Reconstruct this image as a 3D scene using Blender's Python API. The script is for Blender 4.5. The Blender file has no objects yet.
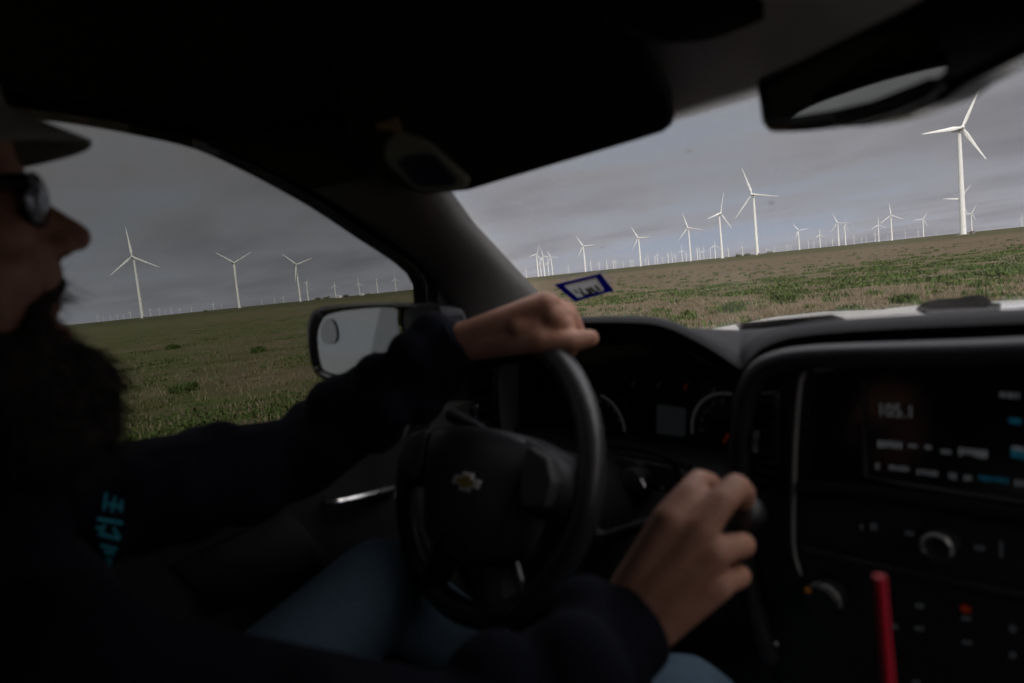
import bpy, bmesh, math, random
import numpy as np
from mathutils import Vector, Matrix
from mathutils.bvhtree import BVHTree
random.seed(7); rng = np.random.default_rng(7)
S = bpy.context.scene; COL = S.collection
R_ = math.radians

# ------------------------------------------------------------------ camera
CAM = np.array([0.0, -0.25, 1.62]); F = 682.7; YAW = R_(48.0)
_phi = math.atan(0.103); _p = math.atan((341.5 - (332 - .103*512))*math.cos(_phi)/F)
AX = np.array([math.cos(YAW)*math.cos(_p), math.sin(YAW)*math.cos(_p), -math.sin(_p)])
_r0 = np.cross(AX, [0, 0, 1.0]); _r0 /= np.linalg.norm(_r0); _u0 = np.cross(_r0, AX)
RT = math.cos(_phi)*_r0 - math.sin(_phi)*_u0
UP = math.sin(_phi)*_r0 + math.cos(_phi)*_u0
cd = bpy.data.cameras.new("camera"); cam = bpy.data.objects.new("camera", cd); COL.objects.link(cam)
cd.sensor_width = 36; cd.lens = 24; cd.clip_start = .02; cd.clip_end = 60000
cd.dof.use_dof = True; cd.dof.focus_distance = 300; cd.dof.aperture_fstop = 4.0
cam.matrix_world = Matrix(((RT[0], UP[0], -AX[0], CAM[0]), (RT[1], UP[1], -AX[1], CAM[1]), (RT[2], UP[2], -AX[2], CAM[2]), (0, 0, 0, 1)))
S.camera = cam

# ------------------------------------------------------------------ sky, sun, exposure
SUN_DIR = Vector((-0.60, -0.54, 0.62)).normalized()
W = bpy.data.worlds.new("World"); S.world = W; W.use_nodes = True
nt = W.node_tree; nt.nodes.clear()
def N(t, **k):
    n = nt.nodes.new(t)
    for a, b in k.items(): setattr(n, a, b)
    return n
def Lk(a, b): nt.links.new(a, b)
def MA(op, a, b=None, c=None, clamp=False):
    n = N('ShaderNodeMath', operation=op); n.use_clamp = clamp
    for i, v in enumerate((a, b, c)):
        if v is None: continue
        if isinstance(v, (int, float)): n.inputs[i].default_value = v
        else: Lk(v, n.inputs[i])
    return n.outputs[0]
def ramp(fac, stops, interp='LINEAR'):
    n = N('ShaderNodeValToRGB'); n.color_ramp.interpolation = interp
    e = n.color_ramp.elements
    while len(e) < len(stops): e.new(.5)
    for q, (p, c) in zip(e, stops): q.position = p; q.color = (*c, 1) if len(c) == 3 else c
    Lk(fac, n.inputs[0]); return n.outputs[0]
def mixc(fac, a, b, mode='MIX'):
    n = N('ShaderNodeMix', data_type='RGBA', blend_type=mode)
    for i, v in ((0, fac), (6, a), (7, b)):
        if isinstance(v, (int, float)): n.inputs[i].default_value = v
        elif isinstance(v, tuple): n.inputs[i].default_value = (*v, 1)
        else: Lk(v, n.inputs[i])
    return n.outputs[2]
def noise(vec, scale, detail=4, rough=.55, dist=0.0):
    n = N('ShaderNodeTexNoise'); n.inputs['Scale'].default_value = scale
    n.inputs['Detail'].default_value = detail; n.inputs['Roughness'].default_value = rough; n.inputs['Distortion'].default_value = dist
    if vec is not None: Lk(vec, n.inputs['Vector'])
    return n.outputs['Fac']
sky = N('ShaderNodeTexSky', sky_type='NISHITA'); sky.sun_disc = False
sky.sun_elevation = math.asin(SUN_DIR.z); sky.sun_rotation = math.atan2(SUN_DIR.x, SUN_DIR.y)
bg1 = N('ShaderNodeBackground'); bg1.inputs[1].default_value = 0.06; Lk(sky.outputs[0], bg1.inputs[0])
tc = N('ShaderNodeTexCoord'); sx = N('ShaderNodeSeparateXYZ'); Lk(tc.outputs['Generated'], sx.inputs[0])
zz = MA('MAXIMUM', sx.outputs[2], 0.0)
den = MA('ADD', zz, 0.10)
cb = N('ShaderNodeCombineXYZ'); Lk(MA('DIVIDE', sx.outputs[0], den), cb.inputs[0]); Lk(MA('DIVIDE', sx.outputs[1], den), cb.inputs[1])
mp = N('ShaderNodeMapping'); mp.inputs['Rotation'].default_value = (0, 0, R_(38)); mp.inputs['Scale'].default_value = (1.0, .55, 1); Lk(cb.outputs[0], mp.inputs[0])
n1 = noise(mp.outputs[0], .60, 4, .45, .3); n2 = noise(mp.outputs[0], 1.9, 5, .5, .3)
mp2 = N('ShaderNodeMapping'); mp2.inputs['Scale'].default_value = (1, 1, 2.6); Lk(tc.outputs['Generated'], mp2.inputs[0]); n3 = noise(mp2.outputs[0], 3.4, 5, .5, .2)
nn = MA('ADD', MA('ADD', MA('MULTIPLY', n1, .48), MA('MULTIPLY', n2, .20)), MA('MULTIPLY', n3, .32))
cl = ramp(nn, [(.37, (.41, .44, .505)), (.44, (.44, .447, .483)), (.50, (.435, .417, .432)), (.57, (.365, .347, .360)), (.66, (.285, .272, .285))])
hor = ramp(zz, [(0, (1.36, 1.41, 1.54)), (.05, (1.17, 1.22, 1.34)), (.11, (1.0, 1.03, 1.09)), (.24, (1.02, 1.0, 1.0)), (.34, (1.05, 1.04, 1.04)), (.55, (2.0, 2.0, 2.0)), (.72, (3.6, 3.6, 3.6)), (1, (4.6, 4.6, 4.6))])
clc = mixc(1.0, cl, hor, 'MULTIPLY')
# extra sky brightness added out of view on the passenger side, lights the hands
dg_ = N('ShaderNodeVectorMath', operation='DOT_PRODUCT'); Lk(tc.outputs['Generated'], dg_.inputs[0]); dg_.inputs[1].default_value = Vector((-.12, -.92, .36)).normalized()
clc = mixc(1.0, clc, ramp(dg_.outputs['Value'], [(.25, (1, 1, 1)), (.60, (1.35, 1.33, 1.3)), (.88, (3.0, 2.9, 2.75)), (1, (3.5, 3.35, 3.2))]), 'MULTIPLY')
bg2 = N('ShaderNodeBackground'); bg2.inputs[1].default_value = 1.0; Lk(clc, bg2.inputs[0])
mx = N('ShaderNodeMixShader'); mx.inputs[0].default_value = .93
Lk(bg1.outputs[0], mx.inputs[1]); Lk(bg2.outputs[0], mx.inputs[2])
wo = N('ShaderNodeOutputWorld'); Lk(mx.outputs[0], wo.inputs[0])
sd = bpy.data.lights.new("sun", 'SUN'); sd.energy = 3.6; sd.angle = R_(6); sd.color = (1, .96, .9)
so = bpy.data.objects.new("sun", sd); COL.objects.link(so)
so.rotation_euler = SUN_DIR.to_track_quat('Z', 'Y').to_euler()
S.view_settings.view_transform = 'Standard'; S.view_settings.look = 'None'; S.view_settings.gamma = 1
S.view_settings.use_curve_mapping = False; S.view_settings.exposure = 0.15
S.cycles.use_denoising = True; S.cycles.max_bounces = 10; S.cycles.transparent_max_bounces = 24

# ------------------------------------------------------------------ materials
def newmat(name):
    global nt
    m = bpy.data.materials.new(name); m.use_nodes = True; nt = m.node_tree; nt.nodes.clear()
    o = N('ShaderNodeOutputMaterial'); return m, o
def pbr(name, col, rough=.6, var=.15, scale=40, bump=.0, metal=0.0, spec=.5, bscale=None, coat=0.0, sheen=0.0):
    m, o = newmat(name)
    b = N('ShaderNodeBsdfPrincipled'); tcx = N('ShaderNodeTexCoord')
    f = noise(tcx.outputs['Object'], scale, 5, .6)
    c = mixc(f, tuple(max(0, x*(1-var)) for x in col), tuple(min(1, x*(1+var)) for x in col))
    Lk(c, b.inputs['Base Color'])
    rr = MA('ADD', MA('MULTIPLY', noise(tcx.outputs['Object'], scale*.37, 3), .2), rough-.1); Lk(rr, b.inputs['Roughness'])
    b.inputs['Metallic'].default_value = metal; b.inputs['Specular IOR Level'].default_value = spec
    b.inputs['Coat Weight'].default_value = coat; b.inputs['Sheen Weight'].default_value = sheen
    if bump:
        bn = N('ShaderNodeBump'); bn.inputs['Strength'].default_value = bump; bn.inputs['Distance'].default_value = .002
        Lk(noise(tcx.outputs['Object'], bscale or scale*4, 3), bn.inputs['Height']); Lk(bn.outputs[0], b.inputs['Normal'])
    Lk(b.outputs[0], o.inputs[0]); return m
def glassmat(name, tint, refl=1.0, dust=1.0):
    m, o = newmat(name)
    t = N('ShaderNodeBsdfTransparent'); t.inputs[0].default_value = (*[x**.5 for x in tint], 1)
    g = N('ShaderNodeBsdfGlossy'); g.inputs['Roughness'].default_value = 0.0
    fr = N('ShaderNodeFresnel'); fr.inputs[0].default_value = 1.45
    ms = N('ShaderNodeMixShader'); Lk(MA('MULTIPLY', fr.outputs[0], .45*refl), ms.inputs[0])
    Lk(t.outputs[0], ms.inputs[1]); Lk(g.outputs[0], ms.inputs[2])
    tcx = N('ShaderNodeTexCoord'); df = N('ShaderNodeBsdfTranslucent'); df.inputs[0].default_value = (.5, .48, .44, 1)
    mpd = N('ShaderNodeMapping'); mpd.inputs['Scale'].default_value = (3, 1, 1); Lk(tcx.outputs['Object'], mpd.inputs[0])
    d1 = ramp(noise(mpd.outputs[0], 5, 6, .65, .6), [(.5, (0, 0, 0)), (.72, (1, 1, 1))]); d2 = ramp(noise(tcx.outputs['Object'], 260, 3, .6), [(.66, (0, 0, 0)), (.72, (1, 1, 1))])
    m2 = N('ShaderNodeMixShader'); Lk(MA('ADD', MA('MULTIPLY', d1, .022*dust), MA('MULTIPLY', d2, .05*dust)), m2.inputs[0]); Lk(ms.outputs[0], m2.inputs[1]); Lk(df.outputs[0], m2.inputs[2])
    Lk(m2.outputs[0], o.inputs[0]); return m
def emit(name, col, st):
    m, o = newmat(name); e = N('ShaderNodeEmission'); e.inputs[0].default_value = (*col, 1); e.inputs[1].default_value = st
    Lk(e.outputs[0], o.inputs[0]); return m
def mirrormat(name):
    m, o = newmat(name); b = N('ShaderNodeBsdfPrincipled'); b.inputs['Base Color'].default_value = (.93, .93, .90, 1)
    b.inputs['Metallic'].default_value = 1; b.inputs['Roughness'].default_value = .015; Lk(b.outputs[0], o.inputs[0]); return m
M = dict(
    dash=pbr('dash_black_plastic', (.0085, .0085, .010), .55, .15, 60, .35, bscale=700, spec=.16),
    trim=pbr('dark_trim_plastic', (.016, .016, .017), .42, .15, 50, .2, bscale=500),
    pillar=pbr('pillar_trim', (.075, .073, .070), .75, .12, 30, .25, bscale=500),
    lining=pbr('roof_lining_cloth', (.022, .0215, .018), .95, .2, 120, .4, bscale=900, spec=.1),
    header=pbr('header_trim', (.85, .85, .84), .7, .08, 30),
    visor=pbr('visor_vinyl', (.012, .012, .009), .9, .15, 60, .3, bscale=500, spec=.15),
    gloss=pbr('gloss_black', (.006, .006, .007), .18, .1, 20),
    leather=pbr('wheel_leather', (.032, .032, .033), .24, .15, 80, .3, bscale=500),
    hub=pbr('airbag_cover', (.045, .045, .052), .34, .15, 60, .25, bscale=700),
    chrome=pbr('satin_chrome', (.62, .62, .63), .25, .05, 30, metal=1),
    gold=pbr('emblem_gold', (.5, .38, .1), .35, .1, 60, metal=.6),
    paint=pbr('white_truck_paint', (.78, .78, .78), .3, .02, 3, coat=.6),
    rubber=pbr('black_rubber', (.0045, .0045, .0045), .9, .2, 60, spec=.05),
    doorcloth=pbr('door_panel_vinyl', (.034, .034, .033), .7, .15, 60, .3, bscale=600),
    seat=pbr('seat_cloth', (.03, .03, .032), .9, .2, 150, .3),
    carpet=pbr('floor_carpet', (.015, .015, .015), .95, .3, 200, .5),
    glass=glassmat('windshield_glass', (.90, .90, .89)),
    tint=glassmat('tinted_side_glass', (.225, .232, .222)),
    darktint=glassmat('privacy_glass', (.22, .23, .22)),
    mirror=mirrormat('mirror_silver'),
    skin=None, white=pbr('turbine_white', (.74, .74, .72), .45, .10, .12),
    nacelle=pbr('turbine_grey', (.42, .42, .42), .5, .05, .3),
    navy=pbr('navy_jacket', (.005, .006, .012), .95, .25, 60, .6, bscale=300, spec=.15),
    jeans=pbr('blue_denim', (.065, .11, .155), .9, .3, 120, .6, bscale=900),
    hair=pbr('dark_beard_hair', (.022, .015, .010), .8, .4, 300, .8, bscale=500),
    cap=pbr('grey_cap_cloth', (.24, .24, .23), .9, .15, 200, .4),
    teal=pbr('teal_print', (.02, .30, .38), .8, .15, 200),
    sgframe=pbr('sunglasses_frame', (.01, .01, .012), .25, .1, 40),
    red=pbr('red_straw_plastic', (.62, .008, .035), .55, .08, 40),
    cup=pbr('paper_cup', (.5, .5, .5), .6, .05, 40),
    badge=pbr('badge_holder', (.20, .205, .165), .5, .2, 60),
    badgepanel=pbr('badge_navy_panel', (.006, .009, .03), .35, .2, 60),
    tan=pbr('tan_clip', (.28, .17, .06), .5, .2, 80),
    stkblue=None,
    ledwhite=emit('display_white', (.80, .85, .9), .045),
    leddim=emit('display_dim_white', (.8, .85, .9), .034),
    ledblue=emit('display_blue', (.05, .5, .8), .04),
    ledred=emit('lamp_red', (1, .1, .02), .03), ledorange=emit('lamp_orange', (1, .38, .08), .03),
    lcd=emit('lcd_grey', (.5, .55, .6), .0075), shine_emit=emit('gauge_shine_emit', (.6, .62, .6), .016), marks=emit('button_glow', (.6, .65, .7), .014), bezel=pbr('bezel_plastic', (.016, .016, .019), .34, .15, 60, .2, bscale=600),
    padgrey=pbr('pad_grey', (.055, .055, .055), .6, .1, 60), ringgrey=pbr('gauge_ring_grey', (.32, .32, .31), .35, .1, 40), satin=pbr('satin_grey', (.2, .2, .2), .4, .08, 40, metal=.6), needle=emit('needle_red', (1, .12, .04), .018),
    asphalt=pbr('asphalt', (.05, .05, .05), .9, .3, 8, .4),
    bark=pbr('bark', (.1, .08, .06), .9, .2, 4), leaf=pbr('tree_leaf', (.19, .19, .15), .8, .3, 1),
    barn=pbr('barn_white', (.6, .6, .58), .7, .1, 1), barnroof=pbr('barn_roof', (.3, .3, .3), .6, .1, 1),
)
def skinmat():
    m, o = newmat('skin'); b = N('ShaderNodeBsdfPrincipled'); tcx = N('ShaderNodeTexCoord')
    f1 = ramp(noise(tcx.outputs['Object'], 38, 4), [(.36, (0, 0, 0)), (.64, (1, 1, 1))]); f2 = noise(tcx.outputs['Object'], 160, 4)
    c = mixc(f1, (.45, .24, .165), (.33, .16, .105)); c = mixc(MA('MULTIPLY', f2, .35), c, (.28, .125, .085))
    Lk(c, b.inputs['Base Color']); b.inputs['Roughness'].default_value = .55; b.inputs['Specular IOR Level'].default_value = .35
    b.inputs['Subsurface Weight'].default_value = .12; b.inputs['Subsurface Radius'].default_value = (.008, .004, .002); b.inputs['Subsurface Scale'].default_value = .5
    bn = N('ShaderNodeBump'); bn.inputs['Strength'].default_value = .3; bn.inputs['Distance'].default_value = .001
    v = N('ShaderNodeTexVoronoi'); v.inputs['Scale'].default_value = 420; Lk(tcx.outputs['Object'], v.inputs['Vector'])
    Lk(MA('ADD', v.outputs[0], MA('MULTIPLY', f2, 1.5)), bn.inputs['Height']); Lk(bn.outputs[0], b.inputs['Normal'])
    Lk(b.outputs[0], o.inputs[0]); return m
M['skin'] = skinmat()
def paper(name, col, k):
    m, o = newmat(name); t = N('ShaderNodeBsdfTranslucent'); d = N('ShaderNodeBsdfDiffuse'); tcx = N('ShaderNodeTexCoord')
    c = mixc(noise(tcx.outputs['Object'], 300, 4), tuple(x*.8 for x in col), tuple(x*1.2 for x in col)); Lk(c, t.inputs[0]); Lk(c, d.inputs[0])
    ms = N('ShaderNodeMixShader'); ms.inputs[0].default_value = k; Lk(d.outputs[0], ms.inputs[1]); Lk(t.outputs[0], ms.inputs[2]); Lk(ms.outputs[0], o.inputs[0]); return m
M['stkblue'] = paper('sticker_navy', (.013, .024, .23), .65)
M['stkgrey'] = paper('sticker_face', (.36, .36, .36), .85)
M['stkmark'] = paper('sticker_print', (.12, .115, .10), .6)

# ------------------------------------------------------------------ helpers
def ray(px, py): return AX + RT*(px-512)/F - UP*(py-341.5)/F
def onA(px, py, a, v): r = ray(px, py); return CAM + r*(v-CAM[a])/r[a]
def onX(px, py, v): return onA(px, py, 0, v)
def onY(px, py, v): return onA(px, py, 1, v)
def onZ(px, py, v): return onA(px, py, 2, v)
def onD(px, py, D): return CAM + ray(px, py)*D
def onP(px, py, P0, n):
    r = ray(px, py); n = np.array(n, float); return CAM + r*(np.dot(np.array(P0)-CAM, n)/np.dot(r, n))
class MB:
    def __init__(s): s.v = []; s.f = []; s.mi = []
    def add(s, v, f, mi=0):
        o = len(s.v); s.v += [tuple(map(float, p)) for p in v]; s.f += [tuple(i+o for i in q) for q in f]; s.mi += [mi]*len(f); return s
    def build(s, name, mats, parent=None, smooth=True, bevel=0, solid=0, subd=0, sharp=40):
        me = bpy.data.meshes.new(name); me.from_pydata(s.v, [], s.f); 
        for m in (mats if isinstance(mats, (list, tuple)) else [mats]): me.materials.append(m)
        me.polygons.foreach_set('material_index', s.mi); me.update()
        bm = bmesh.new(); bm.from_mesh(me); bmesh.ops.recalc_face_normals(bm, faces=bm.faces); bm.to_mesh(me); bm.free()
        if smooth:
            me.polygons.foreach_set('use_smooth', [True]*len(me.polygons))
            try: me.set_sharp_from_angle(angle=R_(sharp))
            except Exception: pass
        o = bpy.data.objects.new(name, me); COL.objects.link(o)
        if parent: o.parent = parent
        if solid:
            md = o.modifiers.new('solid', 'SOLIDIFY'); md.thickness = solid; md.offset = 0
        if bevel:
            md = o.modifiers.new('bevel', 'BEVEL'); md.width = bevel; md.segments = 3; md.limit_method = 'ANGLE'; md.angle_limit = R_(35)
        if subd:
            md = o.modifiers.new('sub', 'SUBSURF'); md.levels = subd; md.render_levels = subd
        return o
    # shapes
    def box(s, c, d, rot=None, mi=0):
        c = np.array(c, float); hx, hy, hz = [x/2 for x in d]
        v = np.array([(x, y, z) for x in (-hx, hx) for y in (-hy, hy) for z in (-hz, hz)])
        if rot is not None: v = v @ np.array(rot).T
        return s.add(v+c, [(0, 1, 3, 2), (4, 6, 7, 5), (0, 4, 5, 1), (2, 3, 7, 6), (0, 2, 6, 4), (1, 5, 7, 3)], mi)
    def prism(s, poly, vec, mi=0):
        n = len(poly); poly = [np.array(p, float) for p in poly]; vec = np.array(vec, float)
        v = poly + [p+vec for p in poly]
        f = [tuple(range(n)), tuple(range(2*n-1, n-1, -1))] + [(i, (i+1) % n, n+(i+1) % n, n+i) for i in range(n)]
        return s.add(v, f, mi)
    def loft(s, lines, close_u=False, close_v=False, caps=False, mi=0):
        n = len(lines[0]); m = len(lines); v = [p for l in lines for p in l]; f = []
        for j in range(m if close_v else m-1):
            for i in range(n if close_u else n-1):
                a = j*n+i; b = j*n+(i+1) % n; c = ((j+1) % m)*n+(i+1) % n; d = ((j+1) % m)*n+i; f.append((a, b, c, d))
        if caps: f += [tuple(range(n)), tuple(range((m-1)*n, m*n))[::-1]]
        return s.add(v, f, mi)
    def tube(s, pts, rad, seg=10, closed=False, mi=0, flat=None):
        pts = [Vector(p) for p in pts]; n = len(pts); rad = rad if hasattr(rad, '__len__') else [rad]*n; rings = []
        ref = Vector((0.13, .21, .97))
        for i, p in enumerate(pts):
            a = pts[(i-1) % n] if (closed or i) else p; b = pts[(i+1) % n] if (closed or i < n-1) else p
            t = (b-a).normalized(); u = t.cross(ref)
            if u.length < .05: u = t.cross(Vector((1, 0, 0)))
            u.normalize(); w = t.cross(u)
            rings.append([p+u*math.cos(q)*rad[i]+w*math.sin(q)*rad[i]*(flat or 1) for q in [2*math.pi*k/seg for k in range(seg)]])
        return s.loft(rings, close_u=True, close_v=closed, caps=not closed, mi=mi)
    def cone(s, a, b, ra, rb, seg=16):   # round cone: hull of two balls
        bm = bmesh.new()
        for p, r in ((a, ra), (b, rb)):
            bmesh.ops.create_icosphere(bm, subdivisions=2, radius=r, matrix=Matrix.Translation(Vector(p)))
        h = bmesh.ops.convex_hull(bm, input=bm.verts)
        bmesh.ops.delete(bm, geom=[x for x in bm.verts if not x.link_faces], context='VERTS')
        bm.verts.index_update(); v = [x.co[:] for x in bm.verts]
        f = [[x.index for x in q.verts] for q in bm.faces]; bm.free(); return s.add(v, f)
    def ball(s, c, r, rot=None, sub=3):
        bm = bmesh.new(); bmesh.ops.create_icosphere(bm, subdivisions=sub, radius=1)
        v = np.array([x.co[:] for x in bm.verts])*np.array(r if hasattr(r, '__len__') else (r, r, r)); bm.verts.index_update()
        f = [[x.index for x in q.verts] for q in bm.faces]; bm.free()
        if rot is not None: v = v @ np.array(rot).T
        return s.add(v+np.array(c), f)
def rotm(ax, deg): return np.array(Matrix.Rotation(R_(deg), 3, ax))
def smooth_poly(pts, n=6, closed=False):
    P = [np.array(p, float) for p in pts]; m = len(P); out = []
    for i in range(m if closed else m-1):
        p0 = P[(i-1) % m] if (closed or i) else P[i]; p1 = P[i]; p2 = P[(i+1) % m]
        p3 = P[(i+2) % m] if (closed or i < m-2) else p2
        for k in range(n):
            t = k/n
            out.append(.5*((2*p1)+(p2-p0)*t+(2*p0-5*p1+4*p2-p3)*t*t+(3*p1-p0-3*p2+p3)*t**3))
    if not closed: out.append(P[-1])
    return out
def remesh(o, vox, it=6, fac=.5):
    md = o.modifiers.new('r', 'REMESH'); md.mode = 'VOXEL'; md.voxel_size = vox; md.use_smooth_shade = True
    sm = o.modifiers.new('s', 'SMOOTH'); sm.iterations = it; sm.factor = fac
    dg = bpy.context.evaluated_depsgraph_get(); dg.update()
    me = bpy.data.meshes.new_from_object(o.evaluated_get(dg)); mats = list(o.data.materials)
    o.modifiers.clear(); o.data = me
    me.materials.clear()
    for m in mats: me.materials.append(m)
    me.polygons.foreach_set('use_smooth', [True]*len(me.polygons)); return o
def empty(name, loc=(0, 0, 0)):
    o = bpy.data.objects.new(name, None); o.location = loc; COL.objects.link(o); o.empty_display_size = .1; return o
def tag(o, label=None, cat=None, group=None, kind=None):
    for k, v in (('label', label), ('category', cat), ('group', group), ('kind', kind)):
        if v: o[k] = v
    return o
def child(o, parent):
    bpy.context.view_layer.update(); o.parent = parent; o.matrix_parent_inverse = parent.matrix_world.inverted(); return o
def horizon(x): return 332-.103*x

# ------------------------------------------------------------------ ground, road
def groundmat():
    m, o = newmat('field_ground'); b = N('ShaderNodeBsdfPrincipled'); g = N('ShaderNodeNewGeometry')
    P = g.outputs['Position']; sp = N('ShaderNodeSeparateXYZ'); Lk(P, sp.inputs[0]); X, Y = sp.outputs[0], sp.outputs[1]
    big = noise(P, .035, 4, .55, .5); mid = noise(P, .22, 5, .6, .4); fine = noise(P, 1.7, 6, .7); vf = noise(P, 9, 4, .7)
    soil = mixc(fine, (.074, .050, .033), (.130, .094, .066)); soil = mixc(ramp(mid, [(.45, (0, 0, 0)), (.6, (1, 1, 1))]), soil, (.118, .082, .060))
    straw = mixc(vf, (.14, .115, .068), (.215, .18, .115))
    soil = mixc(ramp(fine, [(.5, (0, 0, 0)), (.62, (.7, .7, .7))]), soil, straw)
    green = mixc(fine, (.038, .060, .013), (.070, .092, .024)); green = mixc(ramp(vf, [(.55, (0, 0, 0)), (.7, (.7, .7, .7))]), green, (.100, .10, .040))
    # green strip across the field ahead, warped by noise
    xx = MA('ADD', X, MA('MULTIPLY', MA('SUBTRACT', mid, .5), 14))
    lo = N('ShaderNodeMapRange'); lo.inputs[1].default_value = 22.5; lo.inputs[2].default_value = 26.5; Lk(xx, lo.inputs[0])
    hi = N('ShaderNodeMapRange'); hi.inputs[1].default_value = 132; hi.inputs[2].default_value = 88; Lk(MA('ADD', xx, MA('MULTIPLY', Y, 3.0)), hi.inputs[0])
    strip = MA('MULTIPLY', lo.outputs[0], hi.outputs[0])
    # left pasture: patchy green
    lf = N('ShaderNodeMapRange'); lf.inputs[1].default_value = 1.0; lf.inputs[2].default_value = 1.7; Lk(MA('DIVIDE', Y, MA('MAXIMUM', X, .5)), lf.inputs[0])
    pat = ramp(MA('ADD', MA('MULTIPLY', big, .4), MA('MULTIPLY', mid, .6)), [(.43, (.92, .92, .92)), (.57, (.28, .28, .28))])
    gm = MA('MAXIMUM', MA('MULTIPLY', strip, ramp(mid, [(.38, (1, 1, 1)), (.60, (.25, .25, .25))])), MA('MULTIPLY', lf.outputs[0], pat))
    gm = MA('MAXIMUM', gm, ramp(fine, [(.30, (.9, .9, .9)), (.42, (.12, .12, .12))]))
    dist = N('ShaderNodeVectorMath', operation='LENGTH'); Lk(P, dist.inputs[0])
    far = N('ShaderNodeMapRange'); far.inputs[1].default_value = 190; far.inputs[2].default_value = 330; Lk(dist.outputs['Value'], far.inputs[0])
    soil = mixc(MA('MULTIPLY', ramp(vf, [(.58, (0, 0, 0)), (.68, (1, 1, 1))]), .5), soil, (.20, .16, .125))
    c = mixc(gm, soil, green); c = mixc(MA('MULTIPLY', far.outputs[0], .85), c, (.046, .052, .021))
    # worn vehicle track by the road
    c = mixc(MA('MULTIPLY', ramp(noise(P, .55, 4, .6, .8), [(.44, (1, 1, 1)), (.54, (0, 0, 0))]), .55), c, mixc(fine, (.055, .044, .024), (.10, .08, .045)))
    tr = MA('MULTIPLY', MA('SUBTRACT', 1.0, MA('DIVIDE', MA('ABSOLUTE', MA('SUBTRACT', MA('ADD', Y, MA('MULTIPLY', mid, 1.2)), 9.6)), .9), clamp=True), .75)
    c = mixc(tr, c, (.15, .112, .085))
    Lk(c, b.inputs['Base Color']); b.inputs['Roughness'].default_value = .95; b.inputs['Specular IOR Level'].default_value = .1
    bn = N('ShaderNodeBump'); bn.inputs['Strength'].default_value = .9; bn.inputs['Distance'].default_value = .12
    Lk(MA('ADD', fine, MA('MULTIPLY', vf, .5)), bn.inputs['Height']); Lk(bn.outputs[0], b.inputs['Normal'])
    Lk(b.outputs[0], o.inputs[0]); return m
b = MB()
xs = [-30000, -3000, -300, -40, 0, 10, 20, 40, 80, 160, 320, 800, 3000, 30000]
b.loft([[(x, y, 0) for y in xs] for x in xs])
tag(b.build('ground', groundmat()), kind='structure')
b = MB(); b.add([(-400, -6.2, .004), (400, -6.2, .004), (400, 1.9, .004), (-400, 1.9, .004)], [(0, 1, 2, 3)])
tag(b.build('road', M['asphalt']), kind='structure')

# vegetation in the field -------------------------------------------------
def blades(name, pts, h, w, mat, per=6, spread=.12, lean=.5):
    V = []; Fc = []
    for (x, y, s) in pts:
        for k in range(per):
            a = rng.uniform(0, 6.283); r = spread*s*math.sqrt(rng.uniform()); bx, by = x+r*math.cos(a), y+r*math.sin(a)
            hh = h*s*rng.uniform(.5, 1.15); ww = w*s*rng.uniform(.7, 1.3); t = rng.uniform(0, 6.283); ln = lean*hh*rng.uniform(.1, 1)
            dx, dy = math.cos(t)*ww, math.sin(t)*ww; l2 = rng.uniform(0, 6.283); ex, ey = math.cos(l2)*ln, math.sin(l2)*ln
            o = len(V); V += [(bx-dx, by-dy, -.01), (bx+dx, by+dy, -.01), (bx+ex*.4+dx*.6, by+ey*.4+dy*.6, hh*.6), (bx+ex*.4-dx*.6, by+ey*.4-dy*.6, hh*.6), (bx+ex, by+ey, hh)]
            Fc += [(o, o+1, o+2, o+3), (o+3, o+2, o+4)]
    me = bpy.data.meshes.new(name); me.from_pydata(V, [], Fc); me.materials.append(mat)
    ob = bpy.data.objects.new(name, me); COL.objects.link(ob); return ob
def vegmat(name, a, b_, c3=None):
    m, o = newmat(name); b = N('ShaderNodeBsdfPrincipled'); g = N('ShaderNodeNewGeometry')
    f = noise(g.outputs['Position'], .9, 4); f2 = noise(g.outputs['Position'], 14, 2)
    c = mixc(f, a, b_)
    if c3: c = mixc(ramp(f2, [(.55, (0, 0, 0)), (.7, (1, 1, 1))]), c, c3)
    Lk(c, b.inputs['Base Color']); b.inputs['Roughness'].default_value = .85; b.inputs['Specular IOR Level'].default_value = .15
    Lk(b.outputs[0], o.inputs[0]); return m
GR = vegmat('weed_green', (.040, .067, .015), (.070, .100, .027), (.098, .105, .040))
DR = vegmat('dry_straw', (.15, .122, .075), (.24, .205, .135), (.12, .088, .062))
OL = vegmat('olive_grass', (.044, .060, .014), (.085, .096, .030), (.13, .115, .056))
def sector(n, b0, b1, r0, r1, keep, smin=.6, smax=1.5):
    out = []
    while len(out) < n:
        be = R_(rng.uniform(b0, b1)); r = r0*(r1/r0)**rng.uniform(); x, y = CAM[0]+r*math.cos(be), CAM[1]+r*math.sin(be)
        if y < 2.2: continue
        if rng.uniform() < keep(x, y, r): out.append((x, y, rng.uniform(smin, smax)))
    return out
def clump(x, y, s=.22): return .5+.5*math.sin(x*s*1.7+1.3*math.sin(y*s))*math.sin(y*s*2.1+1.1*math.sin(x*s*1.3))
def in_strip(x, y): return max(.25, min(1, 1.35-y/x)) if (24.5+4*(clump(x, y)-.5) < x and x+3*y < 112+36*(clump(x, y, .1)-.5)) else 0.0
tag(blades('weeds', sector(950, 6, 44, 21, 100, lambda x, y, r: in_strip(x, y)*(clump(x, y, .45)**2.6+.05)), .105, .045, GR, 14, .42, 1.2), kind='stuff')
tag(blades('dry_grass', sector(5200, 6, 42, 14, 70, lambda x, y, r: (1.0-.8*in_strip(x, y))*(.25+.75*clump(x, y, .5))), .09, .010, DR, 6, .25, .9), kind='stuff')
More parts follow.
